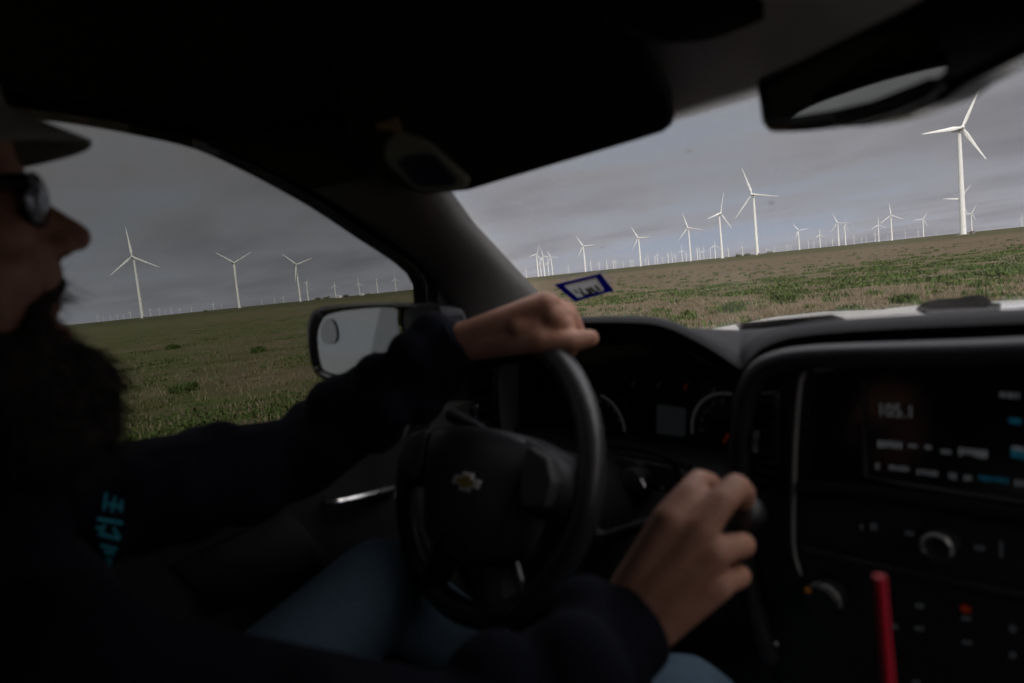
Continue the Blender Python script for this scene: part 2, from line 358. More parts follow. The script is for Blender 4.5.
tag(blades('pasture_grass', sector(2800, 46, 92, 7, 110, lambda x, y, r: .06+.94*clump(x, y, .6)**3), .045, .013, OL, 8, .25, 1.0), kind='stuff')
tag(blades('green_weed_patches', sector(1300, 44, 92, 8, 110, lambda x, y, r: clump(x, y, .33)**4), .06, .024, GR, 12, .36, 1.2), kind='stuff')
tag(blades('sparse_green_tufts', sector(520, 8, 44, 14, 150, lambda x, y, r: (1-in_strip(x, y))*clump(x, y, .4)), .14, .035, GR, 16, .25, .9), kind='stuff')
tag(blades('pasture_straw', sector(2200, 48, 92, 7, 60, lambda x, y, r: .2+.8*(1-clump(x, y, .6))), .08, .010, DR, 6, .2), kind='stuff')
def stalks(n, b0, b1, r0, r1, mat, name):
    pts = sector(n, b0, b1, r0, r1, lambda x, y, r: .15+.85*clump(x, y, .9)**2, .5, 1.8)
    return tag(blades(name, pts, .12, .007, mat, 3, .10, .8), kind='stuff')
stalks(900, 6, 46, 12, 45, DR, 'dead_stalks'); stalks(700, 46, 92, 7, 40, DR, 'pasture_dead_stalks')
def shrub(px, py, s, label):
    p = onZ(px, py, 0); o = blades('shrub', [(p[0]+dx, p[1]+dy, s) for dx, dy in [(rng.uniform(-.3, .3)*s, rng.uniform(-.3, .3)*s) for _ in range(6)]], .30, .045, GR, 40, .24, .8)
    return tag(o, label, 'shrub', 'weedy shrubs in the field')
shrub(184, 392, .62, 'bushy green weed standing alone in the pasture seen through the side window')
shrub(172, 349, .75, 'small dark weed clump in mid pasture below the leftmost big turbine')
shrub(260, 352, .7, 'dark green weed clump in mid pasture left of the door mirror')
shrub(903, 303, .8, 'green weed tuft just beyond the hood left of the wiper')
shrub(735, 312, 1.0, 'pale green grass tuft beyond the corner of the hood')
shrub(782, 301, .8, 'green weed tuft above the hood under the row of turbines')

# ------------------------------------------------------------------ wind turbines
def mk_tower():
    b = MB(); b.tube([(0, 0, 0), (0, 0, 26), (0, 0, 53), (0, 0, 78.6)], [2.15, 1.85, 1.55, 1.25], 16); return b
def mk_nacelle():
    b = MB(); b.loft([[(x*s, y, 80.2+z*s2) for x, z in ((-1.6, -1.5), (1.6, -1.5), (1.8, 0), (1.6, 1.6), (-1.6, 1.6), (-1.8, 0))] for y, s, s2 in ((-2.6, .75, .8), (-1.5, 1, 1), (5.5, .95, 1), (7.2, .6, .7))], close_u=True, caps=True); return b
def mk_hub():
    b = MB(); b.loft([[(r*math.cos(a), y, r*math.sin(a)) for a in [k*math.pi/6 for k in range(12)]] for y, r in ((1.0, 1.5), (-.6, 1.55), (-1.7, 1.1), (-2.4, .25))], close_u=True, caps=True); return b
def mk_blade():
    b = MB(); L = []
    for z, c, t, tw in ((1.2, .85, .85, 0), (3, .95, .8, 5), (7, 1.55, .40, 14), (12, 1.35, .28, 10), (20, 1.0, .18, 6), (29, .68, .11, 3), (36, .4, .06, 1), (38.5, .1, .03, 0)):
        q = R_(tw); L.append([(c*math.cos(a)*math.cos(q)-t*math.sin(a)*math.sin(q)+(c-.85)*.35, -.3-(z/38)**2*.6+c*math.cos(a)*math.sin(q)+t*math.sin(a)*math.cos(q), z) for a in [k*math.pi/4 for k in range(8)]])
    b.loft(L, close_u=True, caps=True); return b
t_tower = mk_tower().build('tower', M['white']); t_nac = mk_nacelle().build('nacelle', M['nacelle'])
t_hub = mk_hub().build('rotor_hub', M['white']); t_blade = mk_blade().build('blade', M['white'])
_f = MB(); _f.tube([(0, 0, -.1), (0, 0, .55)], [5.0, 4.2], 16); _f.box((4.2, -4.2, 1.2), (2.4, 2.0, 2.4)); t_found = _f.build('foundation', pbr('foundation_concrete', (.16, .14, .12), .9, .2, 1))
for o in (t_tower, t_nac, t_hub, t_blade, t_found): COL.objects.unlink(o)
mini = MB(); mini.tube([(0, 0, 0), (0, 0, 79)], [2.9, 2.0], 8); mini.box((0, 1.5, 80), (3, 8, 3))
_bv = [v.co for v in t_blade.data.vertices]
for k in range(3):
    mat = Matrix.Rotation(R_(120*k), 3, 'Y'); mini.add([tuple((mat @ v)+Vector((0, -3.4, 80.2))) for v in _bv], [tuple(p.vertices) for p in t_blade.data.polygons])
t_mini = [mini]
mini_me = mini.build('far_turbine', M['white']); COL.objects.unlink(mini_me)
def turbine(px, hpx, phase, dyaw, label, group='wind turbines across the plain', base=None, scale=1.0, bs=1.0):
    """px: pixel column of the tower foot, hpx: hub height in pixels, phase: clock angle of one blade, dyaw: turn of the rotor off the viewer"""
    r = ray(px, horizon(px)); D = F*80*scale/hpx; x, y = CAM[0]+r[0]*D, CAM[1]+r[1]*D
    be = math.atan2(y-CAM[1], x-CAM[0]); rz = math.atan2(-math.cos(be), math.sin(be))+R_(dyaw)
    if hpx < 17:
        o = mini_me.copy(); COL.objects.link(o); o.name = 'wind_turbine'; o.location = (x, y, 0); o.scale = (scale,)*3
        o.rotation_euler = (0, 0, rz); tag(o, label, 'wind turbine', group); return o
    e = empty('wind_turbine', (x, y, 0)); e.rotation_euler = (0, 0, rz); e.scale = (scale,)*3; tag(e, label, 'wind turbine', group)
    for src in (t_tower, t_nac, t_found):
        c = src.copy(); COL.objects.link(c); c.parent = e
        if hpx < 30 and src is not t_found: c.scale = (1.3, 1.3 if src is t_tower else 1, 1)
    h = t_hub.copy(); COL.objects.link(h); h.parent = e; h.location = (0, -3.4, 80.2); h.rotation_euler = (0, R_(phase), 0)
    for k in range(3):
        c = t_blade.copy(); COL.objects.link(c); c.parent = h; c.rotation_euler = (0, R_(120*k), 0); c.scale = (1, 1, bs)
    return e
TB = [
 (963.4, 104, 27, 33, 'tallest white wind turbine at the right, nearest of all, beside the rear view mirror', .80),
 (757.5, 60, -17, -28, 'tall white turbine in mid windshield, second tallest, one blade up left and one out right'),
 (722.4, 44.5, 17, 50, 'turbine just left of the second tallest one, one blade raised up to the right'),
 (691, 33.5, -16, -25, 'turbine third left of the second tallest one, small dark hub, blade pointing up left'),
 (640.9, 28.5, -28, -22, 'turbine standing midway between the windshield sticker and the visor corner'),
 (585.7, 26, -30, -20, 'turbine whose foot stands directly above the blue bordered sticker'),
 (799.5, 19.5, -35, 15, 'small turbine right of the second tallest one, Y shaped rotor'),
 (839, 23, -22, -15, 'taller turbine of the closely set pair midway to the tallest one'),
 (845.8, 19.5, 8, 70, 'turbine seen edge on beside the taller of the closely set pair'),
 (892, 25, -5, 10, 'turbine with a blade straight up halfway between the close pair and the tallest one'),
 (879, 16.9, -40, 20, 'small turbine touching the left blade of the one with a blade straight up'),
 (923.6, 17.6, 32, 25, 'small turbine standing alone left of the tallest tower'),
 (972, 18.4, 30, 25, 'small turbine peeking out on the right side of the tallest tower'),
 (960.8, 34, 38, 25, 'turbine mostly hidden behind the tower of the tallest one'),
 (538.6, 22.5, 22, 40, 'leftmost mast of the tight cluster of turbines beside the windshield pillar'),
 (544.8, 20, -18, 30, 'second mast of the tight cluster beside the windshield pillar, blade leaning left'),
 (552.8, 18, -25, -20, 'right mast of the tight cluster beside the windshield pillar'),
 (142.7, 61.5, -3, -30, 'leftmost big turbine in the side window, dark hub, beside the driver'),
 (239.6, 45, 62, 25, 'second big turbine in the side window with two blades raised'),
 (300.6, 37, -48, 18, 'third big turbine in the side window, bright white Y shaped rotor'),
 (308.5, 18, 28, 55, 'small turbine just right of the third big one in the side window'),
]
for t in TB: turbine(*t[:5], bs=t[5] if len(t) > 5 else 1.0)
SM = [
 (820.4, 13, 20, 'short turbine between the Y shaped one and the close pair'),
 (875.4, 8, 10, 'tiny turbine at the left foot of the one touching a raised blade'),
 (1022, 9.5, 30, 'tiny turbine at the far right edge of the windshield view'),
 (715.6, 13, 15, 'short turbine at the left foot of the third tallest one'),
 (697.8, 11.5, 60, 'tiny turbine just right of the one with a small dark hub'),
 (682.5, 11.5, 20, 'tiny turbine just left of the one with a small dark hub'),
 (668.6, 9.5, 60, 'tiny edge on turbine, second to the right of the sticker turbines'),
 (658, 9.5, 30, 'tiny turbine first right of the one above the visor corner'),
 (591.4, 10, 60, 'tiny turbine just right of the one above the sticker'),
 (599.5, 7, 30, 'tiny faint turbine above the right part of the sticker'),
 (607.2, 9, 60, 'tiny faint turbine above the right corner of the sticker'),
 (549, 13, 20, 'short mast inside the tight cluster beside the windshield pillar'),
 (541.5, 13.5, 50, 'shortest mast inside the tight cluster beside the windshield pillar'),
 (526.6, 8, 30, 'tiny turbine next to the windshield pillar, left of the tight cluster'),
 (335.9, 12, 5, 'first small turbine above the door mirror, two raised blades, beside the farm trees'),
 (360, 12, -20, 'second small turbine above the door mirror beside the farmhouse'),
 (378, 14, 70, 'third small turbine above the door mirror, seen edge on'),
 (396.3, 12.3, 8, 'fourth small turbine above the door mirror'),
 (412.3, 12.5, 60, 'small turbine above the door mirror nearest the pillar'),
 (151, 7.5, 60, 'tiny turbine at the right foot of the leftmost big one in the side window'),
]
for px, h, dy, lab in SM: turbine(px, h, 0, dy, lab)
for px in [569, 613, 616, 624.5, 631, 633, 646, 648.5, 655, 664, 672.5, 675, 686.5, 701, 704, 711, 729, 743]:
    turbine(px+rng.uniform(-1, 1), rng.uniform(5, 9.5), 0, rng.uniform(-60, 60), 'tiny faint turbine in the far row above the sticker side of the windshield horizon', 'far row of tiny turbines left of the second tallest')
for px in [767, 775, 787, 791, 809, 815, 826, 833, 855, 861, 866, 888, 906, 918.5, 937, 987]:
    turbine(px+rng.uniform(-1, 1), rng.uniform(3.5, 7.5), 0, rng.uniform(-60, 60), 'tiny faint turbine in the far row on the right side of the windshield horizon', 'far row of tiny turbines right of the second tallest')
for px in [98, 104, 111, 118, 124, 131, 160, 166, 172, 180, 192, 214, 222, 262, 275, 284]:
    turbine(px, rng.uniform(4, 6.5), 0, rng.uniform(-60, 60), 'tiny faint turbine in the far row on the side window horizon', 'far row of tiny turbines in the side window')

# ------------------------------------------------------------------ farm on the left horizon, far thickets
def at(px, D):
    r = ray(px, horizon(px)); k = D/np.dot(r, AX); return CAM[0]+r[0]*D, CAM[1]+r[1]*D
def tree(px, D, h, w, label, group=None):
    x, y = at(px, D); e = empty('tree', (x, y, 0)); tag(e, label, 'tree', group or 'trees on the far horizon')
    b = MB(); b.tube([(0, 0, 0), (.1*w, 0, h*.4), (0, .1*w, h*.7)], [h*.035, h*.025, h*.01], 6)
    for k in range(4):
        a = k*1.6; b.tube([(0, 0, h*.3), (.3*w*math.cos(a), .3*w*math.sin(a), h*.65)], [h*.015, h*.006], 5)
    b.build('trunk', M['bark'], e)
    V = []; Fc = []
    cl = [(rng.uniform(-.36, .36)*w, rng.uniform(-.36, .36)*w, h*rng.uniform(.35, .85), rng.uniform(.12, .24)*w) for _ in range(12)]
    for cx, cy, cz, cr in cl:
        for _ in range(60):
            d = rng.normal(size=3); d /= np.linalg.norm(d); p = np.array((cx, cy, cz))+d*cr*rng.uniform(.4, 1)*np.array((1, 1, .75)); u = rng.normal(size=3)*.06*w; q = rng.normal(size=3)*.06*w
            o = len(V); V += [p-u, p+q, p+u, p-q]; Fc.append((o, o+1, o+2, o+3))
    c = MB(); c.add(V, Fc); c.build('crown', M['leaf'], e, smooth=False); return e
tree(318, 1500, 5, 11, 'low grey green tree at the left end of the farm on the side window horizon')
tree(326, 1480, 5.5, 12, 'wider grey green tree beside the first farm tree on the side window horizon')
tree(346, 1520, 5, 12, 'grey green tree between the two farm buildings on the side window horizon')
tree(368, 1500, 3.6, 7, 'small dark tree right of the white farmhouse on the side window horizon')
tree(205.5, 900, 3.0, 4, 'single small dark bush on the horizon left of the second big turbine')
tree(739, 1600, 4, 18, 'low dark thicket on the horizon left of the second tallest turbine')
tree(748, 1650, 4.5, 14, 'dark thicket at the left foot of the second tallest turbine')
tree(770, 1700, 3, 16, 'flat dark thicket on the horizon right of the second tallest turbine')
def building(name, px, D, w, d, h, label):
    x, y = at(px, D); e = empty(name, (x, y, 0)); e.rotation_euler = (0, 0, YAW+R_(100)); tag(e, label, 'farm building')
    b = MB(); b.box((0, 0, h/2), (w, d, h)); b.build('wall', M['barn'], e, smooth=False)
    b = MB(); b.prism([(-w/2-.4, -d/2-.4, h+.01), (-w/2-.4, d/2+.4, h+.01), (-w/2-.4, 0, h+d*.32)], (w+.8, 0, 0)); b.build('roof', M['barnroof'], e, smooth=False)
    b = MB(); b.box((w*.2, -d/2-.03, h*.4), (w*.18, .05, h*.75)); b.box((w*.2, d/2+.03, h*.4), (w*.18, .05, h*.75)); b.build('door', M['rubber'], e, smooth=False)
building('farmhouse', 339, 1490, 13, 8, 3.6, 'long pale farmhouse between the farm trees on the side window horizon')
building('shed', 362, 1500, 9, 7, 3.4, 'small white shed beside the dark farm tree on the side window horizon')

# ------------------------------------------------------------------ the truck
T = empty('pickup_truck'); tag(T, 'white pickup truck around the viewer, dark cab with black dashboard and grey pillar', 'pickup truck')
PS0, PSN = (0, .78, 1.3), (0, 1, .25)            # plane of the driver's side window
PW0, PWN = (.65, .62, 1.75), (.5625, 0, 1)       # plane of the windshield
side = lambda x, y: onP(x, y, PS0, PSN)
ws = lambda x, y: onP(x, y, PW0, PWN)
def side_y(z): return .78-.25*(z-1.3)
def ws_z(x): return 1.75-.5625*(x-.65)
V3 = lambda *a: np.array(a, float)
# side window opening
wtop = smooth_poly([side(*p) for p in [(0, 106), (29, 109), (88, 117), (146, 128), (205, 142.5), (256, 166), (300, 190), (330, 208), (374, 238), (404, 258), (420, 272)]], 4)
wfront = [side(426, 284), side(427, 300), side(427, 330), side(428, 385)]
zsill = 1.40
back_top = [V3(-.34, side_y(1.80), 1.80), V3(-.28, side_y(1.845), 1.845), V3(-.1, side_y(1.862), 1.862)]
opening = back_top + wtop + wfront + [V3(wfront[-1][0], side_y(zsill), zsill), V3(-.36, side_y(zsill), zsill)]
def mirror_y(pts): return [V3(p[0], -p[1], p[2]) for p in pts]
def off(p, d): return V3(p[0], p[1]+d, p[2])
# door (driver): frame ring round the glass, panel below it, glass
door = None
def ring(mb, inner, grow, y0, y1):
    """band of the side wall round a window: from the opening outward by grow, between two depths"""
    c = np.mean(inner, axis=0); out = []
    n = len(inner)
    for i, p in enumerate(inner):
        t = inner[(i+1) % n]-inner[i-1]; t = np.array((t[0], t[2])); t /= np.linalg.norm(t)+1e-9; nr = np.array((-t[1], t[0]))
        if np.dot(nr, np.array((p[0]-c[0], p[2]-c[2]))) < 0: nr = -nr
        z = p[2]+nr[1]*grow; out.append(V3(p[0]+nr[0]*grow, side_y(z), z))
    L = [[off(p, y0) for p in inner], [off(p, y0) for p in out], [off(p, y1) for p in out], [off(p, y1) for p in inner]]
    mb.loft(L, close_u=True, close_v=True)
    return out
b = MB(); ring(b, opening, .022, -.001, .04)
door = b.build('door_frame', M['rubber'], T)
b = MB(); b.add(opening, [tuple(range(len(opening)))]); b.build('window_glass', M['tint'], door, smooth=False, solid=.004)
# door panel below the sill
b = MB()
prof = [(.772, 1.41), (.758, 1.395), (.765, 1.22), (.79, 1.12), (.785, 1.0), (.80, .8), (.80, .62)]
b.loft([[V3(x, y+(.0 if x > -.3 else 0), z) for y, z in prof] for x in np.linspace(-.40, .92, 12)])
dp = b.build('door_panel', M['doorcloth'], T, solid=.02)
b = MB(); b.prism([(-.30, .70, 1.075), (.50, .70, 1.10), (.62, .73, 1.12), (.62, .80, 1.12), (-.30, .80, 1.075)], (0, 0, -.07)); b.build('armrest', M['trim'], dp, bevel=.018)
b = MB(); hp = [onY(325, 503, .745), onY(338, 502, .735), onY(365, 496, .735), (onY(395, 488, .745))]; b.tube(smooth_poly(hp, 4), .0065, 8); b.build('door_handle', M['chrome'], dp)
b = MB(); b.prism([onY(345, 512, .755), onY(382, 505, .755), onY(384, 515, .755), onY(347, 523, .755)], (0, .03, 0)); b.build('window_switches', M['trim'], dp, bevel=.004)
b = MB(); b.loft([[onY(*p, .748) for p in r] for r in ([(172, 565), (275, 517), (288, 514), (300, 524)], [(190, 583), (292, 545), (306, 540), (316, 545)], [(210, 612), (310, 580), (322, 576), (330, 578)])])
b.build('door_pocket', M['doorcloth'], dp, solid=.02)
b = MB(); b.prism([(-.40, .83, .5), (1.0, .83, .5), (1.0, .99, .5), (-.40, .99, .5)], (0, -.02, .84)); b.build('door_skin', M['paint'], T, bevel=.03)
# sail panel where the mirror is mounted
b = MB(); b.prism([side(427, 276), side(446, 300), side(474, 345), side(474, 400), side(429, 400)], (0, .03, 0)); b.build('mirror_sail_panel', M['trim'], T, bevel=.003)

# roof side rail, headliner and A pillar ------------------------------------------------
b = MB()
rail = [V3(-1.7, .60, 1.80), V3(-.9, .62, 1.86)] + [V3(p[0], side_y(p[2]+.02), p[2]+.02) for p in back_top+wtop[::3]]
def roofline(p):
    x, y, z = p
    zc = min(1.905-.02*max(0, x)-.32*max(0, x-.42), 2) if x > -.9 else 1.89
    zc = max(zc, z) if x < .45 else max(zc, ws_z(x)+.012)
    k = [1, .93, .78, .5, .2, -.2, -.5, -.78, -.93, -1]; o = []
    for q in k:
        s = 1-abs(q)**4; o.append(V3(x, y*q, z+(zc-z)*s))
    return o
fr = [p for p in rail if p[0] < .47]
L = [roofline(p) for p in fr]
hdr = [V3(.602-.03*abs(q)**3, .54*q, 1.777-.008*abs(q)**2) for q in (1, .93, .78, .5, .2, -.2, -.5, -.78, -.93, -1)]
mid = [V3(.50, .60*q, 1.842-.04*abs(q)**3) for q in (1, .93, .78, .5, .2, -.2, -.5, -.78, -.93, -1)]
L.append(mid)
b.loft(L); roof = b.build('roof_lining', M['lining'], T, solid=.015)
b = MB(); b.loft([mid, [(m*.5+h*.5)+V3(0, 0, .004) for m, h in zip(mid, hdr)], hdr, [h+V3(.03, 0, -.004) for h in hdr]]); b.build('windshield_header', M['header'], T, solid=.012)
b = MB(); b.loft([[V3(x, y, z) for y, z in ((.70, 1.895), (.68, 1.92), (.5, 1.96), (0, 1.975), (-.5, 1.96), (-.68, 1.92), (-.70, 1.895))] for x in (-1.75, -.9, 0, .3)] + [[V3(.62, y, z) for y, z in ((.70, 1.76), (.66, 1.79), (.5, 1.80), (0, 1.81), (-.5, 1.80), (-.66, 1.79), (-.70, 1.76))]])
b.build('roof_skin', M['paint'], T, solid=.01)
A = [side(*p) for p in [(205, 138), (256, 160), (310, 188), (342, 206), (390, 238), (422, 263), (440, 286), (460, 318), (498, 372)]]
Bw = [onP(px, py, (.65-.02, .62, 1.75-.02), PWN) for px, py in [(387, 120), (402, 140), (416, 165), (430, 188), (455, 221), (485, 252), (512, 280), (536, 303), (582, 350)]]
L = []
for a, c in zip(A, Bw):
    m = (a+c)/2; tw = CAM-m; tw /= np.linalg.norm(tw); row = []
    for k in np.linspace(0, 1, 9): row.append(a*(1-k)+c*k+tw*(.028*math.sin(math.pi*k)**.8))
    L.append([a+V3(0, .05, .01)]+row+[c+V3(.05, 0.02, 0)])
b = MB(); b.loft(L[2:]); b.build('a_pillar_trim', M['pillar'], T, solid=.006)
b = MB(); b.loft(L[:3]); b.build('roof_corner_trim', M['lining'], T, solid=.006)
b = MB(); b.loft([[V3(p[0], -p[1], p[2]) for p in l] for l in L]); b.build('a_pillar_trim', M['pillar'], T, solid=.006)
# black seal between pillar and windshield
b = MB(); b.tube([onP(px, py, (.65-.012, .62, 1.75-.012), PWN) for px, py in [(416, 165), (443, 203), (486, 250.5), (514, 278.5), (541, 304)]], .0035, 6); b.build('windshield_seal', M['rubber'], T)
# windshield
wc = [V3(.585, .64, ws_z(.585)), V3(.585, -.64, ws_z(.585)), V3(1.16, -.80, ws_z(1.16)), V3(1.16, .80, ws_z(1.16))]
b = MB(); b.add(wc, [(0, 1, 2, 3)]); wsh = b.build('windshield', M['glass'], T, smooth=False, solid=.005)
def onpane(pts, lift): return [ws(*p)-V3(.5625, 0, 1)/1.147*lift for p in pts]
so_ = [(555, 282.5), (601, 271), (614.5, 288.5), (575.5, 299.5)]; si_ = [(565, 282.8), (597, 275.5), (605, 287.2), (578.5, 294.5)]
b = MB(); _o, _i = onpane(so_, .004), onpane(si_, .004); _d = V3(-.5625, 0, -1)*.0008
b.loft([_o, _i, [p+_d for p in _i], [p+_d for p in _o]], close_u=True, close_v=True); stk = b.build('inspection_sticker', M['stkblue'], wsh, smooth=False)
b = MB(); b.prism(onpane(si_, .006), V3(-.5625, 0, -1)*.0006); b.build('sticker_face', M['stkgrey'], stk, smooth=False)
b = MB()
P0, P1, P3 = [onpane([q], .0078)[0] for q in ((si_[0]), (si_[1]), (si_[3]))]
for u, v, wu, wv in [(.14, .35, .07, .3), (.25, .55, .10, .35), (.33, .30, .06, .2), (.46, .45, .12, .45), (.60, .40, .10, .35), (.63, .7, .12, .15), (.78, .35, .09, .4), (.30, .8, .2, .1)]:
    q = [P0+(P1-P0)*uu+(P3-P0)*vv for uu, vv in ((u, v), (u+wu, v), (u+wu, v+wv), (u, v+wv))]; b.prism(q, V3(-.5625, 0, -1)*.0004)
b.build('sticker_print', M['stkmark'], stk, smooth=False)

for px, py, sz in ((688.5, 154.5, 2.2), (773, 206, 3.2), (602, 250, 2.4), (694, 160, 1.0), (640, 300, 1.2)):
    c = ws(px, py)+V3(.5625, 0, 1)/1.147*.004; b = MB()
    for k in range(5): b.ball(c+rng.normal(size=3)*np.array((.0008, .0012, .0004)), np.array((.0010, .0016, .0005))*sz*.5*rng.uniform(.5, 1.1), sub=1)
    b.build('bug_splat', M['stkmark'], wsh)
# sun visor, clipped badge, overhead console --------------------------------------------
VP0, VPN = (.55, .3, 1.752), V3(.40, .06, 1)
vis = lambda x, y: onP(x, y, VP0, VPN)
vo = [(425, 196), (470, 191.5), (560, 165), (640, 141.5), (664, 134), (672, 128), (674.5, 119), (671, 103), (652, 66), (633, 30), (622, 8), (600, -14), (540, -25), (400, 0), (330, 60), (350, 140), (385, 185)]
b = MB(); vq = [vis(*p) for p in vo]; b.prism(vq, V3(.42, .1, 1)*.016); b.build('sun_visor', M['visor'], T, bevel=.006)
b = MB(); b.tube(smooth_poly([onD(575, -40, .47), onD(640, 5, .5), onD(680, 13, .52), onD(725, 3, .54), onD(800, -30, .57)], 4), [.012]*17, 8, flat=1.5)
b.loft([[onD(560, -80, .42), onD(640, -5, .48), onD(680, 4, .5), onD(725, -5, .52), onD(800, -40, .55)], [onD(560, -160, .42), onD(640, -150, .45), onD(680, -150, .46), onD(725, -150, .48), onD(800, -160, .5)]])
b.build('overhead_console', M['visor'], T, solid=.012)

# rear view mirror ----------------------------------------------------------------------
mc = onD(905, 62, .44)
mn = V3(-math.cos(R_(25)), math.sin(R_(25)), -math.sin(R_(1.75))); mn /= np.linalg.norm(mn)
RVO = [(753, 78), (756, 100), (759, 124), (766, 133), (800, 132), (838, 127.5), (858, 127), (900, 116.5), (938, 101), (957, 86), (1000, 65), (1060, 35), (1060, -60), (960, -25), (900, 8), (868, 24), (800, 58)]
RVI = [(767, 86), (769, 104), (774, 117.5), (800, 115.5), (836, 109.5), (872, 101), (905, 91), (936, 79.5), (946, 71), (945, 60), (936, 40), (920, 22), (900, 18), (868, 34), (805, 66)]
mpl = lambda x, y, d=0: onP(x, y, mc+mn*d, mn)
b = MB(); b.prism([mpl(*p) for p in RVO], -mn*.035); rvm = b.build('rear_view_mirror', M['gloss'], T, bevel=.006)
b = MB(); b.prism([mpl(*p, .0008) for p in RVI], mn*.0006); b.build('mirror_glass', M['mirror'], rvm, smooth=False)
b = MB(); b.prism([mpl(*p, .0022) for p in [(842, 114), (880, 101), (925, 83), (942, 76), (952, 84), (935, 99), (900, 114), (858, 125), (845, 124)]], mn*.012); b.build('mirror_buttons', M['trim'], rvm, bevel=.004)
b = MB(); b.tube([mc-mn*.03, mc-mn*.06+V3(.02, -.01, .004), V3(.625, mc[1]-.03, ws_z(.625)-.008)], [.012, .010, .014], 10); b.build('mirror_stalk', M['trim'], rvm)

# door mirror -----------------------------------------------------------------------------
MY = 1.05
mo = [(307, 335), (310, 316), (320, 307.5), (345, 304), (385, 302.5), (412, 303), (440, 306), (440, 345), (415, 352), (390, 372), (360, 384), (325, 379.5), (312, 368)]
mi_ = [(314, 340), (319, 321), (327, 314), (350, 309.5), (391, 307.5), (394.5, 320), (398, 349), (390, 372), (362, 378), (328, 373), (317.5, 364)]
sc_ = onD(357, 342, 1.12)
sn = V3(-.875, -.215, .16)
b = MB(); smn = sn/np.linalg.norm(sn)
sp_ = lambda x, y, d=0: onP(x, y, sc_+smn*d, smn)
om = smooth_poly([sp_(*p) for p in mo], 3, True); cm = np.mean(om, axis=0)
b.loft([om, [p-smn*.05 for p in om], [cm+(p-cm)*.86-smn*.10 for p in om], [cm+(p-cm)*.5-smn*.135 for p in om]], close_u=True)
im = smooth_poly([sp_(*p) for p in mi_], 3, True)
b.loft([om, [p+(q-p)*.5+smn*.004 for p, q in zip(om, [min(im, key=lambda z: np.linalg.norm(z-p)) for p in om])], [min(im, key=lambda z: np.linalg.norm(z-p))-smn*.012 for p in om]], close_u=True)
sm_ = b.build('door_mirror', M['gloss'], T)
b = MB(); b.prism([p-smn*.006 for p in im], -smn*.002); b.build('mirror_glass', M['mirror'], sm_, smooth=False)
bs = [(323, 342), (321, 331), (324, 322), (329, 318), (334, 322), (337, 332), (336, 341), (329, 344)]
q = smooth_poly([sp_(*p, -.004) for p in bs], 3, True); qc = np.mean(q, axis=0)
b = MB(); b.add([p+smn*.0006*(1 if k < len(q)//2 else 1.6) for k, p in enumerate(q)], [tuple(range(len(q)))]); b.build('blind_spot_mirror', pbr('convex_mirror', (.62, .62, .60), .12, .03, 20, metal=1), sm_, smooth=False)
b = MB(); b.tube([onD(395, 345, 1.13)-smn*.05, onD(425, 345, 1.1)-smn*.03, side(445, 345)+V3(0, .02, 0)], [.035, .03, .03], 10); b.build('mirror_arm', M['gloss'], sm_)

# hood, cowl, wiper -------------------------------------------------------------------------
hl = [onY(720, 320, .74), onY(760, 315.5, .74), onY(800, 311.5, .74)]
b = MB(); rows = []
for x, z in ((1.22, 1.437), (1.5, 1.437), (1.9, 1.429), (2.2, 1.411), (2.45, 1.386), (2.6, 1.34), (2.66, 1.25), (2.68, 1.05)):
    rows.append([V3(x, y, z+dz) for y, dz in ((.90, -.25), (.84, -.05), (.78, -.012), (.70, 0), (.45, .0), (.40, .012), (.0, .014), (-.40, .012), (-.45, 0), (-.70, 0), (-.78, -.012), (-.84, -.05), (-.90, -.25))])
b.loft(rows); b.build('hood', M['paint'], T, solid=.01)
b = MB(); b.prism([V3(1.08, .78, 1.45), V3(1.26, .74, 1.46), V3(1.26, -.74, 1.46), V3(1.08, -.78, 1.45)], (0, 0, -.03)); b.build('cowl', M['rubber'], T, bevel=.006)
wpx = [(913, 311), (918, 304.5), (930, 301.5), (950, 300.5), (960, 298), (972, 297.5), (980, 300), (986, 308), (988, 314), (930, 316)]
b = MB(); b.prism([onX(x, y, 1.17) for x, y in wpx], (.05, 0, 0)); wp = b.build('windshield_wiper', M['rubber'], T, bevel=.008)
b = MB(); b.tube([onX(990, 312, 1.16), onX(990, 303, 1.16)], .006, 8); b.tube([onX(996, 312, 1.16), onX(997, 303.5, 1.16)], .005, 8); b.build('washer_nozzle', M['rubber'], wp)
b = MB(); b.prism([onX(*p, 1.12) for p in [(736, 324.5), (800, 318.5), (824, 316.5), (838, 320.5), (832, 328), (760, 337), (742, 334)]], (.03, 0, 0)); b.tube([onX(828, 323, 1.13), onX(925, 318, 1.13)], .003, 6); b.build('wiper_blade', M['rubber'], wp)

